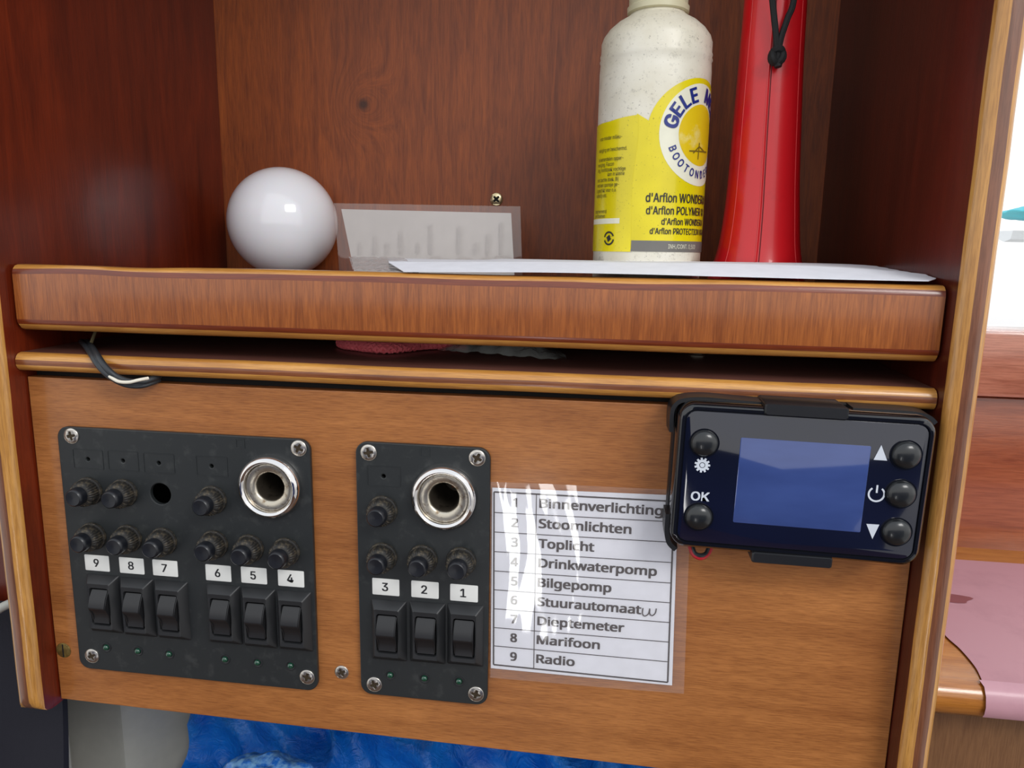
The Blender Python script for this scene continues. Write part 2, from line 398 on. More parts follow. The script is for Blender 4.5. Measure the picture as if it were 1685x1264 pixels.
# ================================================================== big woodwork
XL, XR = -.3165, .1485            # inner faces of the two side panels
def side_prof(x_in, sgn, y0, y1, t):
    """plan profile (x,y) of a side panel with a rounded nose at y0; sgn=-1: panel lies to the left of x_in"""
    pts, mats = [], []
    N = 12; r = t/2
    P = [(x_in, y1)] + [(x_in, y1-(y1-(y0+r*.7))*i/3) for i in range(1, 4)]
    for i in range(1, N):
        a = math.pi*i/N
        P.append((x_in + sgn*(r-r*math.cos(a)), y0+r*.7-r*.7*math.sin(a)))
    P += [(x_in+sgn*t, y0+r*.7), (x_in+sgn*t, y1)]
    for k in range(len(P)):
        (a, b), (c, d) = P[k], P[(k+1) % len(P)]
        f = abs((a+c)/2 - x_in)/t; yy = (b+d)/2
        if yy > y0+r*.72 and f < .02: mats.append(0)
        elif f < .42: mats.append(1)
        elif f < .76: mats.append(2)
        else: mats.append(1 if yy < y1-.001 and f < .99 else 3)
    return P, mats
def side_panel(name, x_in, sgn, t, z0, z1, mats, label, bottom_round=0, wobk=0):
    P, mi = side_prof(x_in, sgn, -.0165, .222, t)
    bm = new(); NZ = 40; loops = []
    zs = [z0+(z1-z0)*(i/NZ) for i in range(NZ+1)]
    if bottom_round:
        zs = [z0+bottom_round*(1-math.cos(math.pi/2*i/6)) for i in range(6)] + [z0+bottom_round+(z1-z0-bottom_round)*(i/NZ) for i in range(NZ+1)]
    for z in zs:
        lp = []
        for x, y in P:
            w = .0006*noise.noise(Vector((z*22, 3+sgn, 0)))*wobk if y < -.008 else 0
            yy = y
            if bottom_round and z < z0+bottom_round:
                k = z0+bottom_round-z; lim = -.0165 + bottom_round - math.sqrt(max(bottom_round**2-k*k, 0))
                if y < lim: yy = lim
            lp.append(Vector((x+w, yy, z)))
        loops.append(lp)
    loft(bm, loops)
    bm.faces.ensure_lookup_table(); k = len(P)
    for i in range(len(loops)-1):
        for j in range(k): bm.faces[i*k+j].material_index = mi[j]
    o = link(name, bm, mats, angle=60); return tag(o, label, 'side panel')
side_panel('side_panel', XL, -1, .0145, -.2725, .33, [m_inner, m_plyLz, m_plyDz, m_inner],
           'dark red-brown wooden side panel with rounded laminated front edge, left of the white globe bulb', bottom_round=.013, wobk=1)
side_panel('side_panel', XR, 1, .0135, -.40, .33, [m_innerR, m_plyLz, m_plyDz, m_plyD],
           'wooden side panel with striped plywood front edge, between the cabinet and the bright window', wobk=1)

# back of the upper compartment
bm = new(); box(bm, XL-.0005, XR+.0005, .2225, .231, -.075, .33)
struct(link('wall_back', bm, m_back))

# lower shelf (striped plywood nose)
zt, zb = -.0612, -.0712; yf = -.0065
prof = [(.222, zt), (yf+.0045, zt), (yf+.002, zt-.0007), (yf+.0007, zt-.002), (yf, zt-.0036), (yf, zt-.0064), (yf+.0007, zb+.0018), (yf+.002, zb+.0006), (yf+.004, zb), (.222, zb)]
def wob(x, j):
    return Vector((0, 0, .00035*noise.noise(Vector((x*14, j*.05, 5))))) if 0 < j < 9 else Vector((0, 0, 0))
bm = new(); prism(bm, prof, XL+.0005, XR-.0005, [0, 1, 1, 1, 2, 1, 1, 1, 1, 1], 40, wob)
o = link('lower_shelf', bm, [m_shelftop, m_plyL, m_plyD]); tag(o, 'dark dusty lower shelf with rounded striped plywood edge, just above the switch board', 'shelf')

# upper shelf with fiddle lip
sh = empty('upper_shelf', (-.084, .1, -.046), 'upper wooden shelf with a raised mahogany lip, carrying bulb, bottle and papers', 'shelf')
bm = new(); box(bm, XL+.0005, XR-.0005, .0065, .222, -.0485, -.0400)
link('shelf_board', bm, m_shelftop, sh)
a, b = -.0143, -.0492
prof = [(.006, a), (-.0005, a), (-.0025, a-.0006), (-.0040, a-.0022), (-.0046, a-.0038), (-.0048, a-.0050), (-.0048, b+.0060), (-.0046, b+.0046), (-.0040, b+.0034), (-.0022, b+.0010), (0, b), (.006, b)]
def wob2(x, j):
    d = 0
    if j in (2, 3, 4, 5): d += .0009*noise.noise(Vector((x*16, .1*j, 2)))
    if x < -.2 and j < 6: d += .0007*math.exp(-((x+.245)/.02)**2)*(-1)
    return Vector((0, 0, d + .0004*noise.noise(Vector((x*9, 0, j*.1)))))
bm = new(); prism(bm, prof, XL+.0025, XR-.0015, [1, 1, 1, 2, 2, 0, 2, 2, 1, 1, 1, 2], 60, wob2)
link('shelf_lip', bm, [m_lip, m_plyL, m_groove], sh)

# mounting board with cut-outs for the two panels
P1 = (-.2262, -.1740); P2 = (-.0935, -.1730)
bt, bb = -.0752, -.2715
outline = [(XL+.001, bt), (-.2, bt-.0006), (-.05, bt), (XR-.0005, bt+.0005), (XR-.0005, bb-.004), (.02, bb-.002), (-.1, bb-.0005), (-.2, bb+.0003), (XL+.001, bb+.0015)]
bm = flat_shape(outline[::-1], [rr2(P1[0], P1[1]+.0, .128, .126, .004), rr2(P2[0], P2[1], .056, .126, .004)], 0, .007, .0004)
bd = link('mounting_board', bm, m_board, smooth=False); tag(bd, 'golden-brown varnished board with horizontal grain in which both switch panels sit', 'board')

bm = new(); box(bm, XL+.0005, XR-.0005, .0075, .02, -.095, -.0714); struct(link('gap_shade_strip', bm, m_pit))  # added black strip, paints the shade in the gap above the board
# ------------------------------------------------------------------ screws
def cross(cx, cz, L, w, ang):
    base = [(w, w), (w*.75, L), (-w*.75, L), (-w, w), (-L, w*.75), (-L, -w*.75), (-w, -w), (-w*.75, -L), (w*.75, -L), (w, -w), (L, -w*.75), (L, w*.75)]
    ca, sa = math.cos(ang), math.sin(ang)
    return [(cx+x*ca-z*sa, cz+x*sa+z*ca) for x, z in base][::-1]
def screw_bm(r, ang, dome=.0011):
    bm = flat_shape(circ(0, 0, r, 28), [cross(0, 0, r*.56, r*.17, ang)], -dome, 0, .0004)
    for v in bm.verts:
        d = math.hypot(v.co.x, v.co.z)/r
        if v.co.y < -dome*.5: v.co.y += dome*.7*d*d
    b2 = new(); lathe(b2, [(r*.62, .0001), (r*.62, -.00015)], n=12)
    for f in b2.faces: f.material_index = 1
    me = bpy.data.meshes.new('x'); b2.to_mesh(me); bm.from_mesh(me); b2.free()
    bmesh.ops.recalc_face_normals(bm, faces=bm.faces)
    return bm
def screw(px, py, y, parent, r=.0046, ang=.3, mats=None, name='screw'):
    c = U(px, py, y-.0006); bm = screw_bm(r, ang); spot(bm, Matrix.Translation((c.x, y, c.z)))
    return link(name, bm, mats or [m_steel, m_recess], parent)
o = screw(562, 1107, 0, None, .0040, .5); tag(o, 'small steel cross-head screw in the board between the two black panels', 'screw')
c = U(817, 328, .222); bm = screw_bm(.0050, .75, .0024); spot(bm, Matrix.Translation((c.x, .2223, c.z)))
o = link('screw', bm, [m_screwb, m_pit]); tag(o, 'dull yellowish cross-head screw in the back wall above the laminated sheet', 'screw')
c = U(105, 1070, 0)
bm = new(); lathe(bm, [(.0046, .001), (.0046, -.0003), (.0042, -.0006), (0.0001, -.0006)], (c.x, 0, c.z), 28)
b2 = new(); box(b2, c.x-.0004, c.x+.0004, -.00075, 0, c.z-.0040, c.z+.0040)
for f in b2.faces: f.material_index = 1
me = bpy.data.meshes.new('x'); b2.to_mesh(me); bm.from_mesh(me); b2.free()
o = link('slotted_screw', bm, [m_brass, m_pit]); tag(o, 'dull brass slotted screw in the board left of the larger black panel', 'screw')

# ------------------------------------------------------------------ switch panels
YP = -.0028     # front of the plate
def breaker_proto():
    """resettable breaker: flange, knurled nut, push cap; axis along -Y from 0"""
    def knurl(a, h): return 1+.035*(1 if int(a/(2*math.pi)*64) % 2 else -1)
    bm = new(); lathe(bm, [(.0078, 0), (.0080, -.0008), (.0078, -.0016), (.0070, -.0020)], n=40)
    collar = bm
    b2 = new(); lathe(b2, [(.0068, -.0018), (.0072, -.0024), (.0070, -.0062), (.0064, -.0074), (.0052, -.0082)], n=64, wob=knurl)
    b3 = new(); lathe(b3, [(.0050, -.0078), (.0050, -.0112), (.0047, -.0128), (.0040, -.0134), (.0022, -.0132), (.0001, -.0130)], n=32)
    return collar, b2, b3
def rocker_bms(ang=0):
    """bezel frame + curved rocker, centred on 0, plate surface at y=0"""
    w, h = .0196, .0350
    bz = new()
    loft(bz, [rrect(0, 0, w, h, .0006, 0), rrect(0, 0, w-.0006, h-.0006, .0008, -.0008), rrect(-.0002, .0002, w-.0056, h-.0070, .0008, -.0044), rrect(-.0002, .0002, w-.0062, h-.0078, .0008, -.0048),
              rrect(0, 0, .0118, .0226, .0016, -.0046), rrect(0, 0, .0114, .0222, .0016, -.0040), rrect(0, 0, .0114, .0222, .0016, .0015)], cap0=False, cap1=True)
    rk = new()
    prof = [(.001, .0102), (-.0036, .0100), (-.0062, .0060), (-.0080, .0012), (-.0080, .0004), (-.0070, -.0008), (-.0056, -.0026), (-.0046, -.0048), (-.0042, -.0070), (-.0044, -.0100), (.001, -.0102)]
    prism(rk, prof, -.0052, .0052)
    bmesh.ops.bevel(rk, geom=[e for e in rk.edges if abs(e.verts[0].co.x-e.verts[1].co.x) < 1e-7], offset=.0005, segments=2, affect='EDGES')
    return bz, rk
SHARED = {}
def shared(key, make, name, mats, parent, loc, rot=0, angle=40):
    """an object using one shared mesh per key, placed at world loc"""
    if key not in SHARED:
        bm = make(); o = link(name, bm, mats, None, loc=(0, 0, 0), angle=angle); SHARED[key] = o.data
    else:
        o = bpy.data.objects.new(name, SHARED[key]); C.objects.link(o)
    WORLD[o.name] = Vector(loc); o.rotation_euler = (0, -rot, 0)
    o.parent = parent; o.location = Vector(loc)-wl(parent); return o
def sub(key, make, name, mats, parent, off):
    if key not in SHARED:
        bm = make(); o = link(name, bm, mats, None, loc=(0, 0, 0)); SHARED[key] = o.data
    else:
        o = bpy.data.objects.new(name, SHARED[key]); C.objects.link(o)
    o.parent = parent; o.location = off; return o

def switch_panel(center, w, h, label, rings, breakers, holes, pits, emboss, screws, stickers, rockers, leds):
    p = empty('switch_panel', (center[0], 0, center[1]), label, 'switch panel')
    cut = []
    for px, py in rings: q = U(px, py, -.008); cut.append(circ(q.x, q.z, .0125, 32))
    for px, py in holes: q = U(px, py, YP); cut.append(circ(q.x, q.z, .0060, 28))
    for px, py in pits: q = U(px, py, YP); cut.append(circ(q.x, q.z, .0011, 12))
    bm = flat_shape(rr2(center[0], center[1], w, h, .0062, 7)[::-1], cut, YP, -.0001, .0005)
    link('face_plate', bm, m_blk, p, smooth=False)
    bm = new()                                                        # added black tray behind the plate, keeps the holes dark
    cx, cz = center
    loft(bm, [rrect(cx, cz, w-.02, h-.022, .003, .0001), rrect(cx, cz, w-.02, h-.022, .003, .034), rrect(cx, cz, w-.024, h-.026, .003, .034), rrect(cx, cz, w-.024, h-.026, .003, .0001)][::-1], False, False)
    loft(bm, [rrect(cx, cz, w-.02, h-.022, .003, .034), rrect(cx, cz, w-.02, h-.022, .003, .035)])
    link('blackout_tray', bm, m_pit, p)
    for px, py in pits:
        q = U(px, py, YP)
        b1 = flat_shape(rr2(q.x+.0002, q.z, .0180, .0112, .0007)[::-1], [rr2(q.x+.0002, q.z, .0172, .0104, .0005)], YP-.00022, YP+.0001)
        link('led_window_rim', b1, m_blk, p, smooth=False)
    for px, py in emboss:
        q = U(px, py, YP); b1 = flat_shape(rr2(q.x, q.z, .0052, .0052, .0003)[::-1], [rr2(q.x, q.z, .0040, .0040, .0002)], YP-.00025, YP+.0001)
        link('embossed_square', b1, m_blk, p, smooth=False)
    for px, py in rings:
        q = U(px, py, -.008); c = (q.x, 0, q.z)
        def ring():
            b = new(); lathe(b, [(.0131, .002), (.0131, YP), (.0170, YP), (.0173, YP-.0014), (.0170, YP-.0036), (.0160, YP-.0052), (.0147, YP-.0058), (.0136, YP-.0052), (.0131, YP-.0040), (.0131, .002)], n=56, cap0=False, cap1=False); return b
        r_ = shared('ring', ring, 'socket_ring', m_chrome, p, c)
        def sleeve():
            b = new(); lathe(b, [(.0131, .001), (.0131, -.0050), (.0127, -.0056), (.0120, -.0058), (.0090, -.0050), (.0082, -.0046), (.0077, -.0036), (.0074, -.001), (.0074, .0285), (.0001, .0287)], n=44, cap0=False, cap1=False, mats=[0, 0, 0, 0, 0, 0, 1, 1, 1], wob=lambda a, h: 1+.006*math.sin(a*9)*(h > -.005)); return b
        s_ = sub('sleeve', sleeve, 'socket_sleeve', [m_sleeve, m_bore], r_, (0, 0, 0))
        def contact():
            b = new(); box(b, .001, .0062, .0095, .0105, .0008, .0024, .0003); return b
        sub('contact', contact, 'contact_tongue', m_brown, r_, (0, 0, 0))
    for i, (px, py) in enumerate(breakers):
        q = U(px, py, YP-.0125)
        a = shared('flange', lambda: breaker_proto()[0], 'circuit_breaker', m_knurl, p, (q.x, YP, q.z))
        sub('nut', lambda: breaker_proto()[1], 'knurled_nut', m_knurl, a, (0, 0, 0))
        sub('cap', lambda: breaker_proto()[2], 'push_cap', m_cap, a, (0, 0, 0))
    for i, (px, py) in enumerate(screws):
        q = U(px, py, YP-.0006); screw(px, py, YP, p, .0044, .2+i*.9)
    for s, px, py in stickers:
        q = U(px, py, YP); b1 = new(); slab(b1, q.x, q.z, .0149, .0094, .0006, YP-.0002, YP, .00005, ang=.0)
        st_ = link('number_sticker', b1, m_white, p)
        put_text('numeral', s, Vector((q.x-.0004, YP-.00028, q.z+.0001)), None, .0046, m_ink, st_, weight=.035)
    for px, py in rockers:
        q = U(px, py, YP-.006)
        a = shared('bezel', lambda: rocker_bms()[0], 'rocker_switch', m_bez, p, (q.x+.0007, YP, q.z), angle=25)
        sub('rocker', lambda: rocker_bms()[1], 'rocker', m_blk2, a, (0, 0, 0))
    for px, py in leds:
        q = U(px, py, YP-.0005)
        def seat():
            b = new(); lathe(b, [(.0030, 0), (.0030, -.0003), (.0026, -.0004), (.0020, -.0002), (.0018, 0)], n=24, cap0=False, cap1=False); return b
        a = shared('ledseat', seat, 'led_seat', m_bez, p, (q.x, YP, q.z))
        def led():
            b = new(); lathe(b, [(.0017, 0), (.0017, -.0005), (.0014, -.0011), (.0008, -.0015), (.0001, -.0016)], n=20); return b
        sub('led', led, 'indicator_lamp', m_led, a, (0, 0, 0))
    return p
switch_panel(P1, .1450, .1448, 'larger square black switch panel with rockers numbered 9 to 4 and chrome socket',
    [(439, 805)], [(121, 820), (180, 823), (330, 835), (128, 896), (188, 900), (247, 905), (333, 910), (393, 917), (454, 923)],
    [(264, 813)], [(144.5, 756), (202, 758.6), (261, 762.4), (348, 767.4)], [(395, 730)],
    [(116.5, 717.6), (491, 738), (150.6, 1080), (505, 1115)],
    [('9', 160, 926.5), ('8', 217, 931), ('7', 272, 935), ('6', 359.5, 943), ('5', 418, 947), ('4', 479, 952)],
    [(160, 1001), (216, 1007), (273, 1012), (359, 1019), (417, 1025), (476, 1030)],
    [(174, 1066), (226, 1072), (277.5, 1077), (369.5, 1085.6), (423, 1091), (477.6, 1096)])
switch_panel(P2, .0708, .1438, 'narrow black switch panel with rockers numbered 3, 2 and 1 beside the white list',
    [(728, 823)], [(618, 853), (618, 932), (686, 936), (751, 940)], [], [(631, 784)], [(699, 745)],
    [(606, 745), (785, 754), (615.5, 1127), (783, 1143)],
    [('3', 635, 966), ('2', 699.4, 970.4), ('1', 763.6, 976)],
    [(633, 1046), (697, 1050), (760, 1054)],
    [(641.7, 1111.7), (698, 1117), (755, 1122)])

# ------------------------------------------------------------------ laminated list
t4 = lambda cx, cy: (780+cx/3.326, 780+cy/3.326)
YC = -.0012
def Q(cx, cy, y=YC): p = U(*t4(cx, cy), y); return p
cc = Q(600, 600); card = empty('laminated_list', (cc.x, 0, cc.z), 'laminated white list of numbered Dutch circuit names between switch panel and controller', 'sign')
def strip_plate(name, corners, y, th, mat, parent, n=24, bulge=.0, r=0):
    """slightly wavy sheet through four (x,z) corners: TL,TR,BR,BL"""
    bm = new(); tl, tr, br, bl = [Vector(c) for c in corners]; g = []
    for i in range(n+1):
        row = []
        for j in range(n+1):
            u, v = j/n, i/n; p = (tl*(1-u)+tr*u)*(1-v)+(bl*(1-u)+br*u)*v
            b = bulge*noise.noise(Vector((p.x*20+3, p.y*9, 1.3)))
            row.append(bm.verts.new((p.x, y+b, p.y)))
        g.append(row)
    for i in range(n):
        for j in range(n): bm.faces.new((g[i][j], g[i][j+1], g[i+1][j+1], g[i+1][j]))
    if th: bmesh.ops.recalc_face_normals(bm, faces=bm.faces); bmesh.ops.solidify(bm, geom=bm.faces[:], thickness=th)
    return link(name, bm, mat, parent)
cn = lambda *a: [(Q(x, y).x, Q(x, y).z) for x, y in a]
strip_plate('paper', cn((100, 75), (1118, 118), (1084, 1158), (92, 1063)), YC, .0001, m_paper, card)
strip_plate('clear_film', cn((92, 40), (1188, 88), (1148, 1200), (90, 1112)), YC-.0008, 0, m_film, card, n=40, bulge=.0006)
Ls = [98, 210, 317, 424, 530, 633, 737, 840, 940, 1043]; Rs = [150, 262, 374, 485, 597, 705, 813, 920, 1028, 1140]
XLf = lambda i: 110-3*i/9; XRf = lambda i: 1095-35*i/9; XM = lambda i: 342-15*i/9
def line(a, b, wd):
    bm = new(); a, b = Vector((a.x, a.z)), Vector((b.x, b.z)); d = (b-a).normalized(); nrm = Vector((-d.y, d.x))*wd/2
    quadslab(bm, [a+nrm, b+nrm, b-nrm, a-nrm], YC-.0002, YC-.0001); return bm
def rowy(i, x): return Ls[i] + (Rs[i]-Ls[i])*(x-XLf(i))/(XRf(i)-XLf(i)) + (3 if 0 < i < 9 else 0)*(0 if x > 900 or x < 200 else 1)*0
for i in range(10):
    link('table_line', line(Q(XLf(i), Ls[i]), Q(XRf(i), Rs[i]), .0008 if i in (0, 9) else .0004), m_ink, card, False)
for f, wd in ((XLf, .0008), (XM, .0004), (XRf, .0008)):
    y0 = rowy(0, f(0)); y1 = rowy(9, f(9)); link('table_line', line(Q(f(0), y0), Q(f(9), y1), wd), m_ink, card, False)
words = [('Binnenverlichting', 357, 1028), ('Stoomlichten', 355, 857), ('Toplicht', 355, 655), ('Drinkwaterpomp', 352, 995), ('Bilgepomp', 350, 748), ('Stuurautomaat', 348, 910), ('Dieptemeter', 348, 818), ('Marifoon', 345, 685), ('Radio', 343, 548)]
for i, (s, x0, x1) in enumerate(words):
    xm = (x0+x1)/2; ym = (rowy(i, xm)+rowy(i+1, xm))/2 - 4
    a, b = Q(x0, ym), Q(x1, ym); c = Q(xm, ym, YC-.0002)
    put_text('lettering', s, c, (b-a).length, .0047, m_ink, card, ang=0, weight=.055, font='N')
    yn = (rowy(i, 222)+rowy(i+1, 222))/2 - 3
    put_text('lettering', str(i+1), Q(224-i, yn, YC-.0002), None, .0047, m_ink, card, weight=.055, font='N')
pts = [Q(*p, YC-.0003) for p in ((925, 735), (922, 765), (935, 778), (955, 765), (962, 738), (962, 765), (975, 776), (992, 762), (998, 738))]
bm = new(); tube(bm, spline(pts, 6), .00028, 6); link('handwritten_mark', bm, m_ink, card)

# ------------------------------------------------------------------ heater controller
t3 = lambda cx, cy: (1080+cx/3.37, 630+cy/3.37)
YD = -.0245
def D(cx, cy, y=YD): return U(*t3(cx, cy), y)
cc = D(830, 560)
dev = empty('heater_controller', (cc.x, 0, cc.z), 'black controller with blank blue display, five round buttons and white OK lettering', 'controller')
dTL, dTR, dBR, dBL = D(112, 100), D(1566, 200), D(1466, 1024), D(82, 915)
dc = (dTL+dTR+dBR+dBL)/4
dw = ((dTR-dTL).length+(dBR-dBL).length)/2; dh = ((dTL-dBL).length+(dTR-dBR).length)/2
dang = math.atan2((dTR-dTL).z+(dBR-dBL).z, (dTR-dTL).x+(dBR-dBL).x)
dsk = .0
bm = new(); w, h = dw, dh
RR = lambda ww, hh, r, y: rrect(dc.x, dc.z, ww, hh, r, y, 7, dang)
loft(bm, [RR(w-.006, h-.006, .006, -.0085), RR(w-.001, h-.001, .0075, -.0105), RR(w, h, .008, -.0125), RR(w, h, .008, YD+.0035), RR(w-.0012, h-.0012, .0075, YD+.001), RR(w-.0035, h-.0035, .0065, YD), RR(w-.0062, h-.0062, .0052, YD), RR(w-.0068, h-.0068, .005, YD+.0006)])
link('housing', bm, m_dev, dev)
bm = new(); slab(bm, dc.x, dc.z, w-.0075, h-.0075, .0045, YD+.0001, YD+.0015, .0002, dang)
gl = link('front_glass', bm, m_glass, dev)
q = [D(465, 307), D(1187, 348), D(1138, 805), D(427, 798)]
cq = sum(q, Vector())/4; dq_w = ((q[1]-q[0]).length+(q[2]-q[3]).length)/2; dq_h = ((q[3]-q[0]).length+(q[2]-q[1]).length)/2
bm = new(); slab(bm, cq.x, cq.z, dq_w, dq_h, .0006, YD-.00006, YD+.0005, .00003, dang)
link('display', bm, m_lcd, dev)
def dome():
    b = new(); lathe(b, [(.0066, .0012), (.0062, -.0001), (.0060, -.0012), (.0052, -.0023), (.0036, -.0031), (.0018, -.0035), (.0001, -.0036)], n=36); return b
def btring():
    b = new(); lathe(b, [(.0068, 0), (.0068, -.0003), (.0062, -.0003), (.0062, 0)], n=36, cap0=False, cap1=False); return b
for px, py in ((267, 337), (235, 747), (1390, 403), (1360, 620), (1335, 832)):
    q = D(px, py, YD-.001)
    a = shared('dome', dome, 'button', m_but, dev, (q.x, YD, q.z)); sub('btring', btring, 'button_rim', m_dev, a, (0, 0, 0))
YI = YD-.00012
def poly(name, pts, mat=m_icon, parent=dev, y=YI):
    bm = new(); quadslab(bm, [(D(*p, y).x, D(*p, y).z) for p in pts], y, y+.0001); return link(name, bm, mat, parent, False)
poly('arrow_icon', [(1248, 345), (1280, 432), (1205, 427)])
poly('arrow_icon', [(1165, 783), (1237, 787), (1198, 867)])
q = D(255, 457, YI); pts = []
for k in range(11):
    a = 2*math.pi*k/11
    for da, r in ((-.20, .0026), (-.13, .00355), (.13, .00355), (.20, .0026)):
        pts.append((q.x+r*math.cos(a+da), q.z+r*math.sin(a+da)))
bm = flat_shape(pts[::-1], [circ(q.x, q.z, .00135, 20)], YI, YI+.0001); link('gear_icon', bm, m_icon, dev, False)
bm = flat_shape(circ(q.x, q.z, .00105, 20), [], YI, YI+.0001); link('gear_icon_centre', bm, m_icon, dev, False)
put_text('lettering', 'OK', D(243, 630, YI), (D(293, 630)-D(194, 628)).length, .0041, m_icon, dev, ang=dang, weight=.045)
q = D(1221, 618, YI); pts = []
arc = [math.radians(90+38+ (360-76)*k/28) for k in range(29)]
pts = [(q.x+.0037*math.cos(a+dang), q.z+.0037*math.sin(a+dang)) for a in arc] + [(q.x+.0029*math.cos(a+dang), q.z+.0029*math.sin(a+dang)) for a in arc[::-1]]
bm = flat_shape(pts[::-1], [], YI, YI+.0001); link('power_icon', bm, m_icon, dev, False)
bm = new(); box(bm, q.x-.0004, q.x+.0004, YI, YI+.0001, q.z+.0006, q.z+.0042); link('power_icon_bar', bm, m_icon, dev, False)
# cradle round it: back plate with top and bottom clips and side hooks
cr = empty('controller_cradle', (dc.x, 0, dc.z), 'black plastic cradle screwed to the board, holding the controller with clips', 'bracket')
bm = new()
RC = lambda ww, hh, r, y: rrect(dc.x-.0005, dc.z+.0005, ww, hh, r, y, 7, dang)
loft(bm, [RC(w-.002, h-.002, .007, 0), RC(w+.0004, h+.001, .008, -.002), RC(w+.0004, h+.001, .008, -.0062), RC(w-.001, h-.0006, .008, -.0078)])
link('back_plate', bm, m_brk, cr)
def clip(p0, p1, y0, y1, zt_, zb_, name='clip'):
    """bar following the long edge between two crop points at front depth y0"""
    bm = new(); a, b = D(*p0, y0), D(*p1, y0)
    d = (b-a); L = d.length; m_ = (a+b)/2; ang = math.atan2(d.z, d.x)
    loft(bm, [rrect(m_.x+sx_*math.sin(ang)*0, m_.z+(zt_+zb_)/2, L, abs(zt_-zb_), .0012, yy, 4, ang) for yy, sx_ in ((y1, 0), (y0+.0008, 0))] +
             [rrect(m_.x, m_.z+(zt_+zb_)/2, L-.0014, max(abs(zt_-zb_)-.001, .0006), .0008, y0, 4, ang)])
    return link(name, bm, m_brk, cr)
clip((603, 150), (1070, 178), YD-.0012, -.002, .0030, -.0026, 'top_clip')
clip((530, 968), (978, 1003), YD-.0006, -.002, .0026, -.0028, 'bottom_clip')
# curved rim of the cradle above the housing, left and right of the clip, and the two side hooks
def rim(pts, name, r=.0016, y=-.013):
    P = [D(*p, y) for p in pts]; bm = new()
    P = spline(P, 6)
    loops = []
    for i, p in enumerate(P):
        d = (P[min(i+1, len(P)-1)]-P[max(i-1, 0)]).normalized(); n_ = Vector((-d.z, 0, d.x))
        loops.append([p+n_*r*.6+Vector((0, -.004, 0)), p+n_*r*.9+Vector((0, .009, 0)), p-n_*r*.7+Vector((0, .009, 0)), p-n_*r*.6+Vector((0, -.004, 0))])
    loft(bm, loops); return link(name, bm, m_brk, cr, angle=30)
rim([(80, 262), (84, 160), (104, 112), (150, 88), (260, 82), (420, 96), (590, 110)], 'cradle_rim')
rim([(1075, 140), (1250, 150), (1400, 160), (1490, 180), (1530, 215)], 'cradle_rim')
rim([(62, 712), (56, 800), (66, 868), (104, 908)], 'side_hook', .0019, -.016)
cr['label'] = 'black plastic cradle with edge clips fixed to the board behind the blue-display controller'
# wires leaving underneath
for k, (m_, off) in enumerate(((m_wred, 0), (m_cable, 14))):
    bm = new(); tube(bm, spline([D(185+off, 905, -.012), D(205+off*.6, 952-off*.5, -.014), D(245, 972-off, -.014), D(285-off*.6, 952-off*.5, -.012), D(308-off, 905, -.010)], 6), .0011, 8)
    link('cable', bm, m_, dev)

# ------------------------------------------------------------------ things on the upper shelf
ZS = -.0400
# globe bulb: find the depth at which it touches the shelf
r_px = 91.0
best = None
for i in range(40, 200):
    Y = i/1000; p = U(466, 366, Y); dist = (p-CAM).length*math.cos(math.atan(math.hypot(466-842.5, 366-632)/FPX)); R = r_px/FPX*dist/math.sqrt(1+ (math.hypot(466-842.5, 366-632)/FPX)**2*.5)
    err = abs(p.z-R-ZS)
    if best is None or err < best[0]: best = (err, Y, p, R)
_, Yb, pb, Rb = best
print('BULB', Yb, Rb, pb)
bl = empty('globe_bulb', (pb.x, pb.y, ZS), 'white opal globe light bulb resting on the upper shelf at the left', 'light bulb')
ax = Vector((-.25, .93, -.1)).normalized(); T = Matrix.Translation(pb) @ ax.to_track_quat('Y', 'Z').to_matrix().to_4x4()
prof = [(Rb*math.sin(math.pi*i/40), -Rb*math.cos(math.pi*i/40)) for i in range(1, 36)]
yn = prof[-1][1]; prof = [(.0003, -Rb)] + prof + [(.0135, yn+.004), (.0128, yn+.008)]
bm = new(); lathe(bm, prof, n=64); spot(bm, T); link('glass_globe', bm, m_globe, bl)
bm = new(); pr = [(.0132, yn+.008)]
for k in range(6): pr += [(.0134, yn+.009+k*.003), (.0124, yn+.0105+k*.003)]
pr += [(.008, yn+.030), (.004, yn+.032)]
lathe(bm, pr, n=32); spot(bm, T); link('screw_base', bm, m_steel, bl)

# laminated sheet standing at the back
YS = .150
P7 = lambda cx, cy, y=YS: U(350+cx/3.064, 260+cy/3.064, y)
c = P7(1080, 400); sheet = empty('laminated_sheet', (c.x, YS, ZS), 'laminated sheet with printing showing through, leaning behind the folded paper', 'sheet')
def lean(p):   # lean back against the wall
    return Vector((p.x, p.y, p.z))
def sheet_quad(name, pts, y, th, mat, ext=None, n=16, bulge=.0015):
    q = [(P7(*p, y).x, P7(*p, y).z) for p in pts]
    return strip_plate(name, q, y, th, mat, sheet, n, bulge)
sheet_quad('paper', [(650, 258), (1505, 278), (1522, 590), (716, 590)], YS, .0002, m_paperg)
sheet_quad('clear_film', [(612, 228), (1551, 244), (1562, 590), (640, 590)], YS-.0025, 0, m_film2, bulge=.001)
for k, (cx, wd) in enumerate(((745, 60), (820, 90), (880, 60), (950, 120), (1035, 60), (1100, 150), (1245, 140), (1330, 60), (1390, 100), (1455, 160))):
    p0, p1 = P7(cx, 480, YS-.0006), P7(cx, 480-wd, YS-.0006)
    bm = new(); x = p0.x; z = p0.z
    nn = int(wd/9)
    for j in range(nn):
        zz = p0.z+(p1.z-p0.z)*j/nn; ww = random.choice((.0006, .0010, .0013))
        quadslab(bm, [(x-ww, zz), (x+ww, zz), (x+ww, zz+.0007), (x-ww, zz+.0007)], YS-.0007-.0012, YS-.0006-.0012)
    o = link('show_through_line', bm, m_faint, sheet, False); o['kind'] = 'stuff'

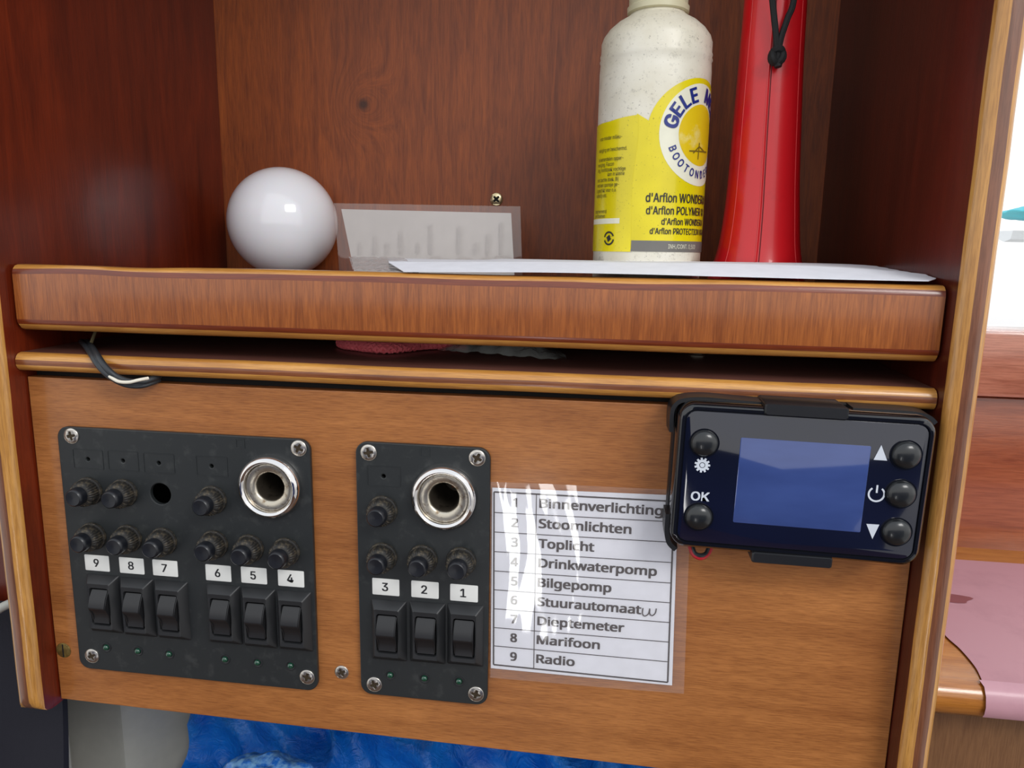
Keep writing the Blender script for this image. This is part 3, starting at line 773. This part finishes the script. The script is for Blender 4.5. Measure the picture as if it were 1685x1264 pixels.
# crumpled clear sleeve corner poking out left of the folded paper
bm = new(); g = []
for i in range(13):
    row = []
    for j in range(25):
        u, v = j/24, i/12
        pf = U(580+u*110, 443+u*6, .010); pk = U(574+u*90, 422+u*2, .055)
        p = pf.lerp(pk, v); p.z += .0008*noise.noise(Vector((u*14, v*2, 4)))
        row.append(bm.verts.new(p))
    g.append(row)
for i in range(12):
    for j in range(24): bm.faces.new((g[i][j], g[i][j+1], g[i+1][j+1], g[i+1][j]))
o = link('plastic_sleeve', bm, m_film3); tag(o, 'crinkled clear plastic sleeve corner lying on the shelf left of the folded paper', 'sleeve')

# folded white paper lying over the lip
fp = empty('folded_paper', (.03, .03, ZS), 'long folded sheets of white paper lying on top of the shelf lip', 'paper')
def ribbon(name, front, back, yf_, yb_, th, nseg=8):
    F = spline([U(x, y, yf_) for x, y in front], nseg); B = spline([U(x, y, yb_) for x, y in back], nseg)
    bm = new(); nv = 8; rows = []
    for i in range(len(F)):
        b_ = B[min(int(i*len(B)/len(F)), len(B)-1)] if len(B) != len(F) else B[i]
        row = []
        for k in range(nv+1):
            v = k/nv; p = F[i].lerp(b_, v); p.x = min(p.x, XR-.0008)
            row.append(bm.verts.new(p))
        rows.append(row)
    for i in range(len(rows)-1):
        for k in range(nv): bm.faces.new((rows[i][k], rows[i+1][k], rows[i+1][k+1], rows[i][k+1]))
    bmesh.ops.recalc_face_normals(bm, faces=bm.faces)
    bmesh.ops.solidify(bm, geom=bm.faces[:], thickness=th)
    return link(name, bm, m_paper, fp)
ribbon('lower_sheet', [(664, 446.5), (780, 447), (900, 447.5), (1050, 450.5), (1200, 454.5), (1380, 459), (1528, 462)],
       [(640, 432), (780, 431), (900, 431), (1050, 432), (1200, 434), (1400, 441), (1556, 454)], -.0035, .022, .0003)
ribbon('upper_sheet', [(640, 432), (780, 431.4), (900, 431.4), (1050, 432.4), (1200, 434.4), (1400, 441.4), (1557, 454.6)],
       [(638, 425), (780, 427.5), (840, 426), (1000, 429), (1200, 431), (1420, 436), (1559, 453.5)], .0215, .085, .0003)

# ------------------------------------------------------------------ bottle
YBt = .105
bx = U(1069, 300, YBt).x; RBt = 94.5/FPX*(YBt-CAM.y)*.89
bot = empty('polish_bottle', (bx, YBt, ZS+.0002), 'grubby white plastic bottle with yellow boat polish label, standing beside the red horn', 'bottle')
zy = lambda py: U(1069, py, YBt-.004).z
zsh = zy(72)
prof = [(RBt*.86, ZS+.0002), (RBt*.95, ZS+.002), (RBt*.97, ZS+.006), (RBt*.965, ZS+.008), (RBt, ZS+.010), (RBt, zy(120)), (RBt*.99, zy(104)), (RBt*1.005, zy(101)), (RBt*.99, zy(97)), (RBt*1.0, zy(92)), (RBt*.985, zy(88)), (RBt*.985, zsh), (RBt*.95, zy(62)), (RBt*.86, zy(50)), (RBt*.72, zy(38)), (RBt*.58, zy(30)), (RBt*.5, zy(24)), (RBt*.47, zy(18)), (RBt*.47, zy(0))]
bm = new(); lathe(bm, prof, (bx, YBt, 0), 72, 'z'); link('bottle_body', bm, m_bottle, bot, loc=(bx, YBt, .04), angle=60)
capw = lambda a, h: 1+.012*(1 if int(a/(2*math.pi)*90) % 2 else -1)*(h > zy(8))
m_capb = plain('ivory_cap', (206, 200, 168), .4, grime=(120, 110, 80), gscale=120, gpos=(.6, .8))
bm = new(); lathe(bm, [(RBt*.50, zy(22)), (RBt*.545, zy(20)), (RBt*.55, zy(11)), (RBt*.52, zy(9)), (RBt*.52, zy(-40)), (RBt*.48, zy(-46)), (RBt*.2, zy(-47)), (RBt*.16, zy(-90)), (RBt*.1, zy(-94))], (bx, YBt, 0), 90, 'z', wob=capw)
link('bottle_cap', bm, m_capb, bot)
# label: laid out flat (s = arc length from the front, z), then wrapped round the body
RL = RBt+.0003
_fd = Vector((CAM.x-bx, CAM.y-YBt)); FA = math.atan2(_fd.x, -_fd.y)   # the bearing the viewer-facing generator lies on
def S(px): return RBt*math.asin(max(-1, min(1, (px-1069-(0))/94.5)))
def Lp(px, py): return (S(px), U(1069, py, YBt-RBt).z)
def wrap(bm, lift):
    R_ = RL+lift
    for v in bm.verts:
        a = v.co.x/RBt + FA; rr_ = R_ - v.co.y
        v.co = Vector((bx+rr_*math.sin(a), YBt-rr_*math.cos(a), v.co.z))
    return bm
def lab_shape(name, outline, lift, mat, holes=(), parent=bot, cutx=.0025):
    # cut into narrow strips so that it follows the curve
    bm = new(); vs = [bm.verts.new((x, 0, z)) for x, z in outline]; f = bm.faces.new(vs)
    if holes:
        bm.free(); bm = flat_shape(outline, holes, 0, 0)
        for v in bm.verts: v.co.y = 0
    xs = [p[0] for p in outline]; x = min(xs)+cutx
    while x < max(xs):
        bmesh.ops.bisect_plane(bm, geom=bm.verts[:]+bm.edges[:]+bm.faces[:], plane_co=(x, 0, 0), plane_no=(1, 0, 0)); x += cutx
    wrap(bm, lift); return link(name, bm, mat, parent)
zt_ = lambda py: Lp(1069, py)[1]
zlab = zt_(412); zbandT = zt_(395); sEdge = S(1041)
# front label with arched top
cxs = S(1080)+.0275; czs = zt_(218)
arch = []
top = zt_(122); r_o = .0335
for k in range(0, 25):
    a = math.radians(168-158*k/24); arch.append((cxs+r_o*math.cos(a)*1.02, czs+(top-czs)*math.sin(a)))
front = [(sEdge, zlab+.0005), (sEdge, zt_(200)), (sEdge+.001, zt_(186))] + [p for p in arch if p[0] > sEdge+.0015] + [(cxs+r_o+.012, zt_(200)), (cxs+r_o+.012, zlab+.0005)]
lab = lab_shape('front_label', front, 0, m_lab)
side = [(-.075, zt_(416)), (-.075, zt_(196)), (S(1000), zt_(194)), (S(1025), zt_(190)), (S(1046), zt_(188)), (S(1047), zt_(230)), (S(1041), zt_(300)), (S(1043), zt_(415))]
lab2 = lab_shape('side_label', side, .0001, m_lab)
el = lambda rx, rz, n=48: [(cxs+rx*math.cos(2*math.pi*i/n), czs+rz*math.sin(2*math.pi*i/n)) for i in range(n)]
lab_shape('label_ring', el(.0275, .0275), .00012, m_labw, parent=lab)
lab_shape('label_disc', el(.0165, .0165), .0002, m_labs, parent=lab)
lab_shape('label_band', [(sEdge+.001, zt_(414)), (sEdge+.001, zt_(396)), (cxs+r_o+.012, zt_(396)), (cxs+r_o+.012, zt_(414))], .00012, m_labg, parent=lab)
lab_shape('label_box', [(S(976), zt_(369)), (S(976), zt_(360)), (S(1023), zt_(359)), (S(1023), zt_(368))], .00022, m_labw, parent=lab2)
def lab_text(s, px, py, h, mat, wscale=.72, weight=.03, left=True, parent=lab, lift=.0003, w=None, sx0=None):
    bm = text_bm(s, None, h, weight)
    for v in bm.verts: v.co.x *= wscale
    x0 = min(v.co.x for v in bm.verts); x, z = Lp(px, py)
    if sx0 is not None: x = sx0
    for v in bm.verts: v.co.x += x-x0; v.co.z += z
    wrap(bm, lift); return link('label_lettering', bm, mat, parent, False)
def arc_text(s, r, a0, step, h, mat, flip=False, wscale=.8, weight=.02):
    for k, ch in enumerate(s):
        if ch == ' ': continue
        a = math.radians(a0 + k*step)
        bm = text_bm(ch, None, h, weight)
        for v in bm.verts: v.co.x *= wscale
        rot = a-math.pi/2 if not flip else a+math.pi/2
        spot(bm, Matrix.Translation((cxs+r*math.cos(a), 0, czs+r*math.sin(a))) @ Matrix.Rotation(-rot, 4, 'Y'))
        wrap(bm, .0004); link('label_letter', bm, mat, lab, False)
arc_text('GELE MERK', .0218, 164, -18, .0076, m_navy, wscale=.9, weight=.07)
arc_text('BOOTONDERHOUD', .0212, 203, 12.5, .0042, m_navy, flip=True, wscale=.8, weight=.04)
lab_text("d'Arflon WONDERW", 1064, 325, .0048, m_ink)
lab_text("d'Arflon POLYMER W", 1065.5, 346, .0043, m_ink)
lab_text("d'Arflon WONDERW", 1091, 364, .0036, m_ink)
lab_text("d'Arflon PROTECTION WRA", 1073, 380, .0033, m_ink)
lab_text("INH./CONT. 0,500", 1104, 405, .0024, m_labw, .7, .0)
for s, px, py in (("voor minder milieu-", 984, 222), ("reiniging en beschermd.", 983, 242), ("te behandelen opper-", 983, 258), ("reiniging. Flacon", 982, 267), ("ling, hoofdzaak vochtige", 982, 276), ("kan in kleine", 1000, 284), ("met zachte doek. Bij", 982, 293), ("met een sponsje ge-", 982, 302), ("is geschikt voor o.a.", 981, 311), ("waterlijn etc.", 981, 320), ("beschermend", 980, 347), ("ant Bloemen", 980, 355)):
    lab_text(s, px, py, .0021, m_ink, .72, 0, parent=lab2, lift=.0004)
# two-arrow recycling mark
rx_, rz_ = Lp(1006, 393)
for a0 in (0, math.pi):
    arc = [a0+math.radians(20+150*k/14) for k in range(15)]
    o_ = [(rx_+.0040*math.cos(a), rz_+.0040*math.sin(a)) for a in arc] + [(rx_+.0030*math.cos(a), rz_+.0030*math.sin(a)) for a in arc[::-1]]
    lab_shape('recycling_mark', o_, .0004, m_ink, parent=lab2)
    c_, s_ = math.cos(a0), math.sin(a0); tri = [(-.0022, .0002), (.0004, .0022), (.0016, -.0004), (.0006, -.0003), (.0000, -.0018), (-.0012, -.0012), (-.0008, 0)]
    lab_shape('recycling_mark', [(rx_+x*c_-z*s_, rz_+x*s_+z*c_) for x, z in tri], .0004, m_ink, parent=lab2)
# bridge drawing in the disc
for q0, q1 in (((-.009, -.009), (.009, -.008)), ((-.0015, -.013), (-.001, -.004)), ((-.006, -.010), (-.001, -.006)), ((-.001, -.006), (.006, -.0085))):
    a, b = Vector(q0), Vector(q1); d = (b-a).normalized(); n_ = Vector((-d.y, d.x))*.0004
    lab_shape('label_drawing', [(cxs+p.x, czs+p.y) for p in (a+n_, b+n_, b-n_, a-n_)], .0004, m_cross, parent=lab)

# ------------------------------------------------------------------ red horn
YH = .110
horn = empty('signal_horn', (U(1246, 430, YH).x, YH, ZS), 'tall red plastic horn with black cord hanging on it, flared end down', 'horn')
sc = (YH-CAM.y)/FPX
hp = [(470, 1241, 76), (450, 1243.5, 72), (430, 1246, 66), (400, 1249, 60.5), (350, 1253, 56), (300, 1256, 53), (200, 1262, 49.5), (100, 1268.5, 46.5), (0, 1276, 44.5), (-100, 1281, 43), (-220, 1287, 41), (-300, 1291, 38), (-330, 1292, 30)]
bm = new(); loops = []; cen = []
first = True
for py, cxp, hw in hp:
    c = U(cxp, py, YH); z = c.z; r = hw*sc
    if first: z = ZS; first = False
    cen.append((c.x, z, r))
n = 56
cs = spline([Vector((x, z, r)) for x, z, r in cen], 5)
for c in cs:
    loops.append([Vector((c.x+c.z*math.cos(2*math.pi*k/n), YH+c.z*.95*math.sin(2*math.pi*k/n), c.y)) for k in range(n)])
loft(bm, loops); link('horn_body', bm, m_red, horn)
def hline(adeg, rr_, mat, name, lift=0.0002):
    bm = new(); a = math.radians(adeg)
    tube(bm, [Vector((c.x+(c.z+lift)*math.cos(a), YH+(c.z*.95+lift)*math.sin(a), c.y)) for c in cs], rr_, 6); link(name, bm, mat, horn)
hline(262, .00035, m_reddark, 'centre_seam', -.0001); hline(258, .0007, m_red, 'seam_ridge', 0)
hline(216, .00022, m_redline, 'mould_line', 0); hline(318, .00022, m_redline, 'mould_line', 0)
cd_ = empty('wrist_cord', (U(1279, 95, YH-.022).x, YH-.022, U(1279, 95, YH-.022).z), 'black cord loop knotted at its lower end, hanging down the red horn', 'cord')
yk = YH-.0225
for pts in ([(1279, 88), (1277, 60), (1274, 30), (1271, 0), (1262, -90), (1262, -200), (1275, -260)], [(1280, 88), (1286, 60), (1296, 30), (1306, 0), (1312, -90), (1308, -200), (1290, -260)]):
    bm = new(); P = [U(x, y, yk if y > 50 else yk+.0005) for x, y in pts]; tube(bm, spline(P, 8), .0017, 8); link('cord_strand', bm, m_cord, cd_)
kc = U(1279, 92, yk); P = []
for k in range(40):
    a = 2*math.pi*k/39*2
    P.append(kc+Vector((.0028*math.sin(a)*1.0, .0018*math.cos(a*1.5), .0034*math.cos(a))))
bm = new(); tube(bm, P, .0021, 8); tube(bm, [kc+Vector((0, -.001, .004)), kc, kc+Vector((.0008, -.001, -.006))], .0020, 8); link('knot', bm, m_cord, cd_)

# ------------------------------------------------------------------ things in the slot on the lower shelf
ZL = zt
bm = None
rp_ = empty('pink_rope', (U(640, 570, .01).x, .02, ZL), 'braided pink-red rope lying in the slot under the upper shelf', 'rope')
path = spline([UZ(760, 571, ZL+.003) + Vector((0, .012, 0)), UZ(700, 568, ZL+.0035)+Vector((0, .006, 0)), UZ(640, 572, ZL+.0035), UZ(590, 568, ZL+.0035), UZ(563, 563, ZL+.0035), UZ(562, 559, ZL+.0035)+Vector((0.001, .012, 0)), UZ(600, 557, ZL+.0035)+Vector((0, .02, 0)), UZ(680, 557, ZL+.0035)+Vector((0, .03, 0))], 16)
for k in range(8):
    dirn = 1 if k % 2 else -1; ph = 2*math.pi*k/8; bm = new(); P = []
    L = 0; up = Vector((0, 0, 1))
    for i, p in enumerate(path):
        d = (path[min(i+1, len(path)-1)]-path[max(i-1, 0)]).normalized(); s_ = d.cross(up).normalized(); w_ = s_.cross(d)
        if i: L += (p-path[i-1]).length
        a = ph+dirn*L/.013*2*math.pi; rr_ = .0021+.0005*math.sin(4*a*.5*1.0)
        P.append(p+s_*rr_*math.cos(a)*1.1+w_*rr_*math.sin(a))
    tube(bm, P, .0013, 6); link('strand', bm, m_rope, rp_)
# clear bag
bm = new(); g = []
for i in range(17):
    row = []
    for j in range(49):
        u, v = j/48, i/16
        p0 = UZ(720+u*215, 577+16*math.sin(u*1.5), ZL+.0004); 
        hgt = .0075*math.sin(math.pi*min(1, v*1.2+.05))*math.sin(math.pi*(u*.9+.08))
        p = p0 + Vector((-.01*v*u, .05*v, hgt + .0016*noise.noise(Vector((u*12, v*5, 2))) + .0010*abs(noise.noise(Vector((u*30, v*9, 7))))))
        p.z = max(p.z, ZL+.0003); p.z = min(p.z, -.0495); row.append(bm.verts.new(p))
    g.append(row)
for i in range(16):
    for j in range(48): bm.faces.new((g[i][j], g[i][j+1], g[i+1][j+1], g[i+1][j]))
o = link('clear_bag', bm, m_bagclear); tag(o, 'crumpled clear plastic bag in the slot, right of the pink rope', 'bag')
c = UZ(1150, 583, ZL+.001) + Vector((0, .007, 0))
bm = new(); lathe(bm, [(.0060, ZL), (.0064, ZL+.0006), (.0064, ZL+.0050), (.0056, ZL+.0062), (.004, ZL+.0066)], (c.x, c.y, 0), 32, 'z')
o = link('metal_cap', bm, m_metalthing); tag(o, 'small round metal cap in the dark slot below the bottle', 'cap')

# cable hanging over the lower shelf edge
cb = empty('flat_cable', (U(160, 590, -.008).x, -.008, ZL), 'dark twin cable with one white core, hanging over the lower shelf edge at the left', 'cable')
def cab(dx, dy, rr_, mat, name, pts=None, sq=1):
    P = [(138, 562, .030), (146, 571, .006), (154, 583, -.0060), (163, 597, -.0105), (175, 611, -.0118), (190, 622, -.0112), (210, 629, -.0100), (232, 630, -.0082), (250, 625, -.0040), (262, 620, .0004)] if pts is None else pts
    bm = new(); tube(bm, spline([U(x+dx*(1-min(1, max(0, (x-170)/60))*.8), y+dy*min(1, max(0, (x-150)/50)), Y) for x, y, Y in P], 6), rr_, 10); return link(name, bm, mat, cb)
cab(-4, 2.5, .0015, m_cable, 'cable_core'); cab(5, -1.5, .0016, m_cable, 'cable_core'); cab(0, 5.5, .0013, m_cable, 'cable_core')
cab(0, 0, .0009, m_cwhite, 'white_core', [(176, 616, -.0110), (184, 622, -.0128), (196, 628, -.0130), (212, 629, -.0124), (228, 625.5, -.0108), (244, 622.5, -.0070)])
bm = new(); tube(bm, spline([U(148, 570, .012), U(153, 556, .016), U(159, 541, .022), U(163, 530, .03)], 6), .0009, 8)
o = link('beige_wire', bm, m_wirey); tag(o, 'short beige wire standing up in the slot beside the dark cable', 'wire')

# ------------------------------------------------------------------ right of the cabinet: cabin side, ledge and window
YW = .250; XW = XR+.0135+.001
zs0, zs1, zs2 = U(1650, 546, YW-.012).z, U(1650, 655, YW-.012).z, U(1650, 905, YW).z
bm = new(); box(bm, XW, 1.2, YW-.012, YW+.035, zs1, zs0, .003)
struct(link('trim_1', bm, m_sill))
bm = new(); box(bm, XW, 1.2, YW, YW+.02, zs2-.02, zs1-.0022, .001)
struct(link('wall_right', bm, m_sillp))
bm = new(); box(bm, XW, 1.2, YW+.012, YW+.03, zs1-.004, zs1+.001)
struct(link('trim_2', bm, m_pit))
pn = UZ(1650, 1135, zs2)     # front of the ledge top
yl = pn.y; zl = zs2
prof = [(YW+.01, zl), (yl+.008, zl), (yl+.003, zl-.0015), (yl, zl-.005), (yl-.0012, zl-.010), (yl, zl-.016), (yl+.004, zl-.020), (yl+.010, zl-.021), (YW+.01, zl-.021)]
bm = new(); prism(bm, prof, XW, 1.2); o = link('ledge', bm, m_ledge); tag(o, 'varnished wooden ledge with rounded nose, right of the cabinet below the window', 'ledge')
# mauve sheet on it, with its curved left edge
def on_ledge(px, py): return UZ(px, py, zl+.0012)
edge = spline([on_ledge(1535, 918), on_ledge(1543, 1000), on_ledge(1552, 1040), on_ledge(1580, 1068), on_ledge(1603, 1095), on_ledge(1613, 1113), on_ledge(1619, 1128)], 5)
bm = new(); rows = []
lastx = edge[-1].x
for i in range(len(edge)):
    e_ = edge[i]; row = [bm.verts.new((e_.x+(.9-e_.x)*k/10, max(min(e_.y, YW-.014), yl+.006), zl+.0012)) for k in range(11)]; rows.append(row)
ybot = [(yl+.0015, zl-.0002), (yl-.0016, zl-.0044), (yl-.0030, zl-.010), (yl-.0024, zl-.0145), (yl-.0010, zl-.017)]
for yy, zz in ybot: rows.append([bm.verts.new((lastx+.0008+(.9-lastx)*k/10, yy, zz)) for k in range(11)])
for i in range(len(rows)-1):
    for k in range(10): bm.faces.new((rows[i][k], rows[i][k+1], rows[i+1][k+1], rows[i+1][k]))
mv = link('mauve_sheet', bm, m_mauve); tag(mv, 'mauve sheet material with a curved edge lying over the ledge nose', 'sheet')
bm = new(); c = on_ledge(1568, 985); lp = [Vector((c.x+.012*math.cos(a_)*(1+.3*math.sin(3*a_)), c.y+.007*math.sin(a_), zl+.0014)) for a_ in [2*math.pi*k/20 for k in range(20)]]
bm.faces.new([bm.verts.new(p) for p in lp]); link('stain', bm, m_stain, mv)
bm = new(); box(bm, XW, 1.2, yl+.02, yl+.03, -.75, zl-.021); struct(link('wall_front', bm, m_lowp))

# window over the sill
zwt = .62
bm = new(); box(bm, 1.06, 1.2, YW, YW+.03, zs0, zwt, .002); struct(link('window_frame', bm, m_sill))
bm = new(); box(bm, XW-.0004, 1.07, YW+.016, YW+.019, zs0-.002, zwt)
struct(link('window_1', bm, m_pane, smooth=False))
# moored boat with turquoise cover outside
c = U(1668, 352, 2.6)
bt_ = empty('moored_boat', (c.x+.25, 2.6, c.z-.5), 'white boat with turquoise cover seen through the window at the right', 'boat')
def blob(cx, cy, cz, sx, sy, sz, name, mat, sd):
    bm = new(); bmesh.ops.create_icosphere(bm, subdivisions=4, radius=1)
    for v in bm.verts:
        k = 1+.16*noise.noise(v.co*2.2+Vector((sd, 0, 0))); v.co = Vector((cx+v.co.x*sx*k, cy+v.co.y*sy*k, cz+max(v.co.z, -.6)*sz*k))
    return link(name, bm, mat, bt_)
blob(c.x+.14, 2.6, c.z, .17, .16, .034, 'boat_cover', m_cyan, 1)
bm = new(); loops = []
for k in range(13):
    u = k/12; x = c.x-.02+u*1.1; wd = .16*math.sin(math.pi*min(1, u*1.1+.12)*.9)
    loops.append([Vector((x, 2.6-wd, c.z-.06)), Vector((x, 2.6-wd*.8, c.z-.09)), Vector((x, 2.6, c.z-.10)), Vector((x, 2.6+wd*.8, c.z-.09)), Vector((x, 2.6+wd, c.z-.06))])
loft(bm, loops); link('hull', bm, m_boatw, bt_)
for k in range(3):
    bm = new(); tube(bm, [Vector((c.x+.02+k*.12, 2.5, c.z-.07)), Vector((c.x+.02+k*.12, 2.5, c.z-.01))], .006, 8); link('stanchion', bm, m_steel, bt_)

# ------------------------------------------------------------------ below the board
YG = .10
def wallpt(px, py, Y): return U(px, py, Y)
bm = new()
a, b, c = U(112, 1200, YG).x-.004, U(200, 1200, YG).x, U(292, 1200, YG+.02).x
lp = lambda z: [Vector((a-.01, YG+.06, z)), Vector((a, YG+.004, z)), Vector((a+.004, YG, z)), Vector((b-.004, YG, z)), Vector((b, YG+.001, z)), Vector((b+.004, YG+.005, z)), Vector((c, YG+.05, z)), Vector((c, YG+.12, z)), Vector((a-.01, YG+.12, z))]
loft(bm, [lp(-.9), lp(-.5), lp(-.28), lp(-.20)])
XM2 = c; o = link('grey_moulding', bm, m_grey, angle=30); tag(o, 'pale grey moulded post below the board at the lower left', 'post')
# navy cloth hanging at lower left
bm = new(); g = []
for i in range(25):
    row = []
    for j in range(31):
        u, v = j/30, i/24
        pt = U(-500+u*590, 1000, YG*.3).lerp(U(-500+u*612, 1480, YG*.3), v)
        top_ = 1.0
        pt.y += .012*noise.noise(Vector((u*3, v*1.2, 8))) + .02*(1-u)
        row.append(bm.verts.new(pt))
    g.append(row)
for i in range(24):
    for j in range(30): bm.faces.new((g[i][j], g[i][j+1], g[i+1][j+1], g[i+1][j]))
bmesh.ops.recalc_face_normals(bm, faces=bm.faces); bmesh.ops.solidify(bm, geom=bm.faces[:], thickness=.004)
o = link('navy_cloth', bm, m_cloth); tag(o, 'dark navy cloth hanging at the bottom left, below the side panel', 'cloth')
bm = new(); tube(bm, spline([U(-90, 1060, .02), U(-20, 1015, .02), U(8, 997, .02), U(40, 985, .024)], 6), .0028, 12)
o = link('grey_hose', bm, m_grey); tag(o, 'short piece of grey hose above the navy cloth at the left edge', 'hose')
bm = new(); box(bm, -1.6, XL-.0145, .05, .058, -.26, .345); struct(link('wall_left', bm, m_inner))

def bag_mesh(x0, x1, yA, yB, ztop, seed, nx=150, ny=70, amp=.04):
    bm = new(); g = []
    for i in range(ny+1):
        row = []
        for j in range(nx+1):
            u, v = j/nx, i/ny; x = x0+(x1-x0)*u
            y = yA+(yB-yA)*v*.9; z = ztop-.22*(1-v)**1.6 - .10*max(0, 2*u-1)**6
            q = Vector((x*9, v*3.2, seed)); q2 = Vector((x*23+v*4, v*7, seed+5))
            rdg = 1-2*abs(noise.noise(q)); r2 = 1-2*abs(noise.noise(q2))
            d = amp*(rdg*.8+r2*.55+.12*noise.noise(q2*3))
            row.append(bm.verts.new((x+.01*noise.noise(q2)*min(1, u*8), y-d*.7, z+d*.7-.02)))
        g.append(row)
    for i in range(ny):
        for j in range(nx): bm.faces.new((g[i][j], g[i][j+1], g[i+1][j+1], g[i+1][j]))
    return bm
xa = U(285, 1200, .1).x
o = link('blue_plastic_bag', bag_mesh(XM2+.004, .142, .07, .30, -.285, 3.0), m_bag, angle=80); tag(o, 'crumpled bright blue plastic bag under the mounting board', 'bag')
c = U(440, 1262, .06)
bm = new(); bmesh.ops.create_icosphere(bm, subdivisions=5, radius=1)
for v in bm.verts:
    k = 1+.12*noise.noise(v.co*3)+.05*noise.noise(v.co*9); v.co = Vector((c.x+v.co.x*.042*k, .060+v.co.y*.026*k, c.z-.028+v.co.z*.034*k))
o = link('frosted_bundle', bm, m_frost); tag(o, 'frosted pale-blue wrapped bundle among the blue bag folds', 'bundle')

# ------------------------------------------------------------------ the rest of the cabin (mostly out of frame)
bm = new(); box(bm, -1.6, .163, .46, .48, -1.3, .33); struct(link('wall_rear', bm, m_hull))
bm = new(); box(bm, .163, 1.2, .46, .48, -1.3, zs2-.03); struct(link('wall_hull', bm, m_hull))
bm = new(); box(bm, -1.6, 1.2, -2.2, .48, -1.32, -1.30); struct(link('floor', bm, m_floor))
bm = new(); box(bm, XL-.3, XR+.0135, -.02, .232, .33, .345); o = struct(link('ceiling', bm, m_inner))
m_reflblue = plain('reflected_blue', (44, 56, 100), .85, bump=.3)
bm = new(); box(bm, -1.6, 1.6, -1.75, -1.70, -1.3, -.12); struct(link('wall_behind', bm, m_reflblue))  # added unseen blue wall, put in to darken and tint reflections
# ------------------------------------------------------------------ lift everything to its height in the cabin
for o in list(C.objects):
    if o.parent is None and o.type in ('MESH', 'EMPTY'): o.location.z += ZUP
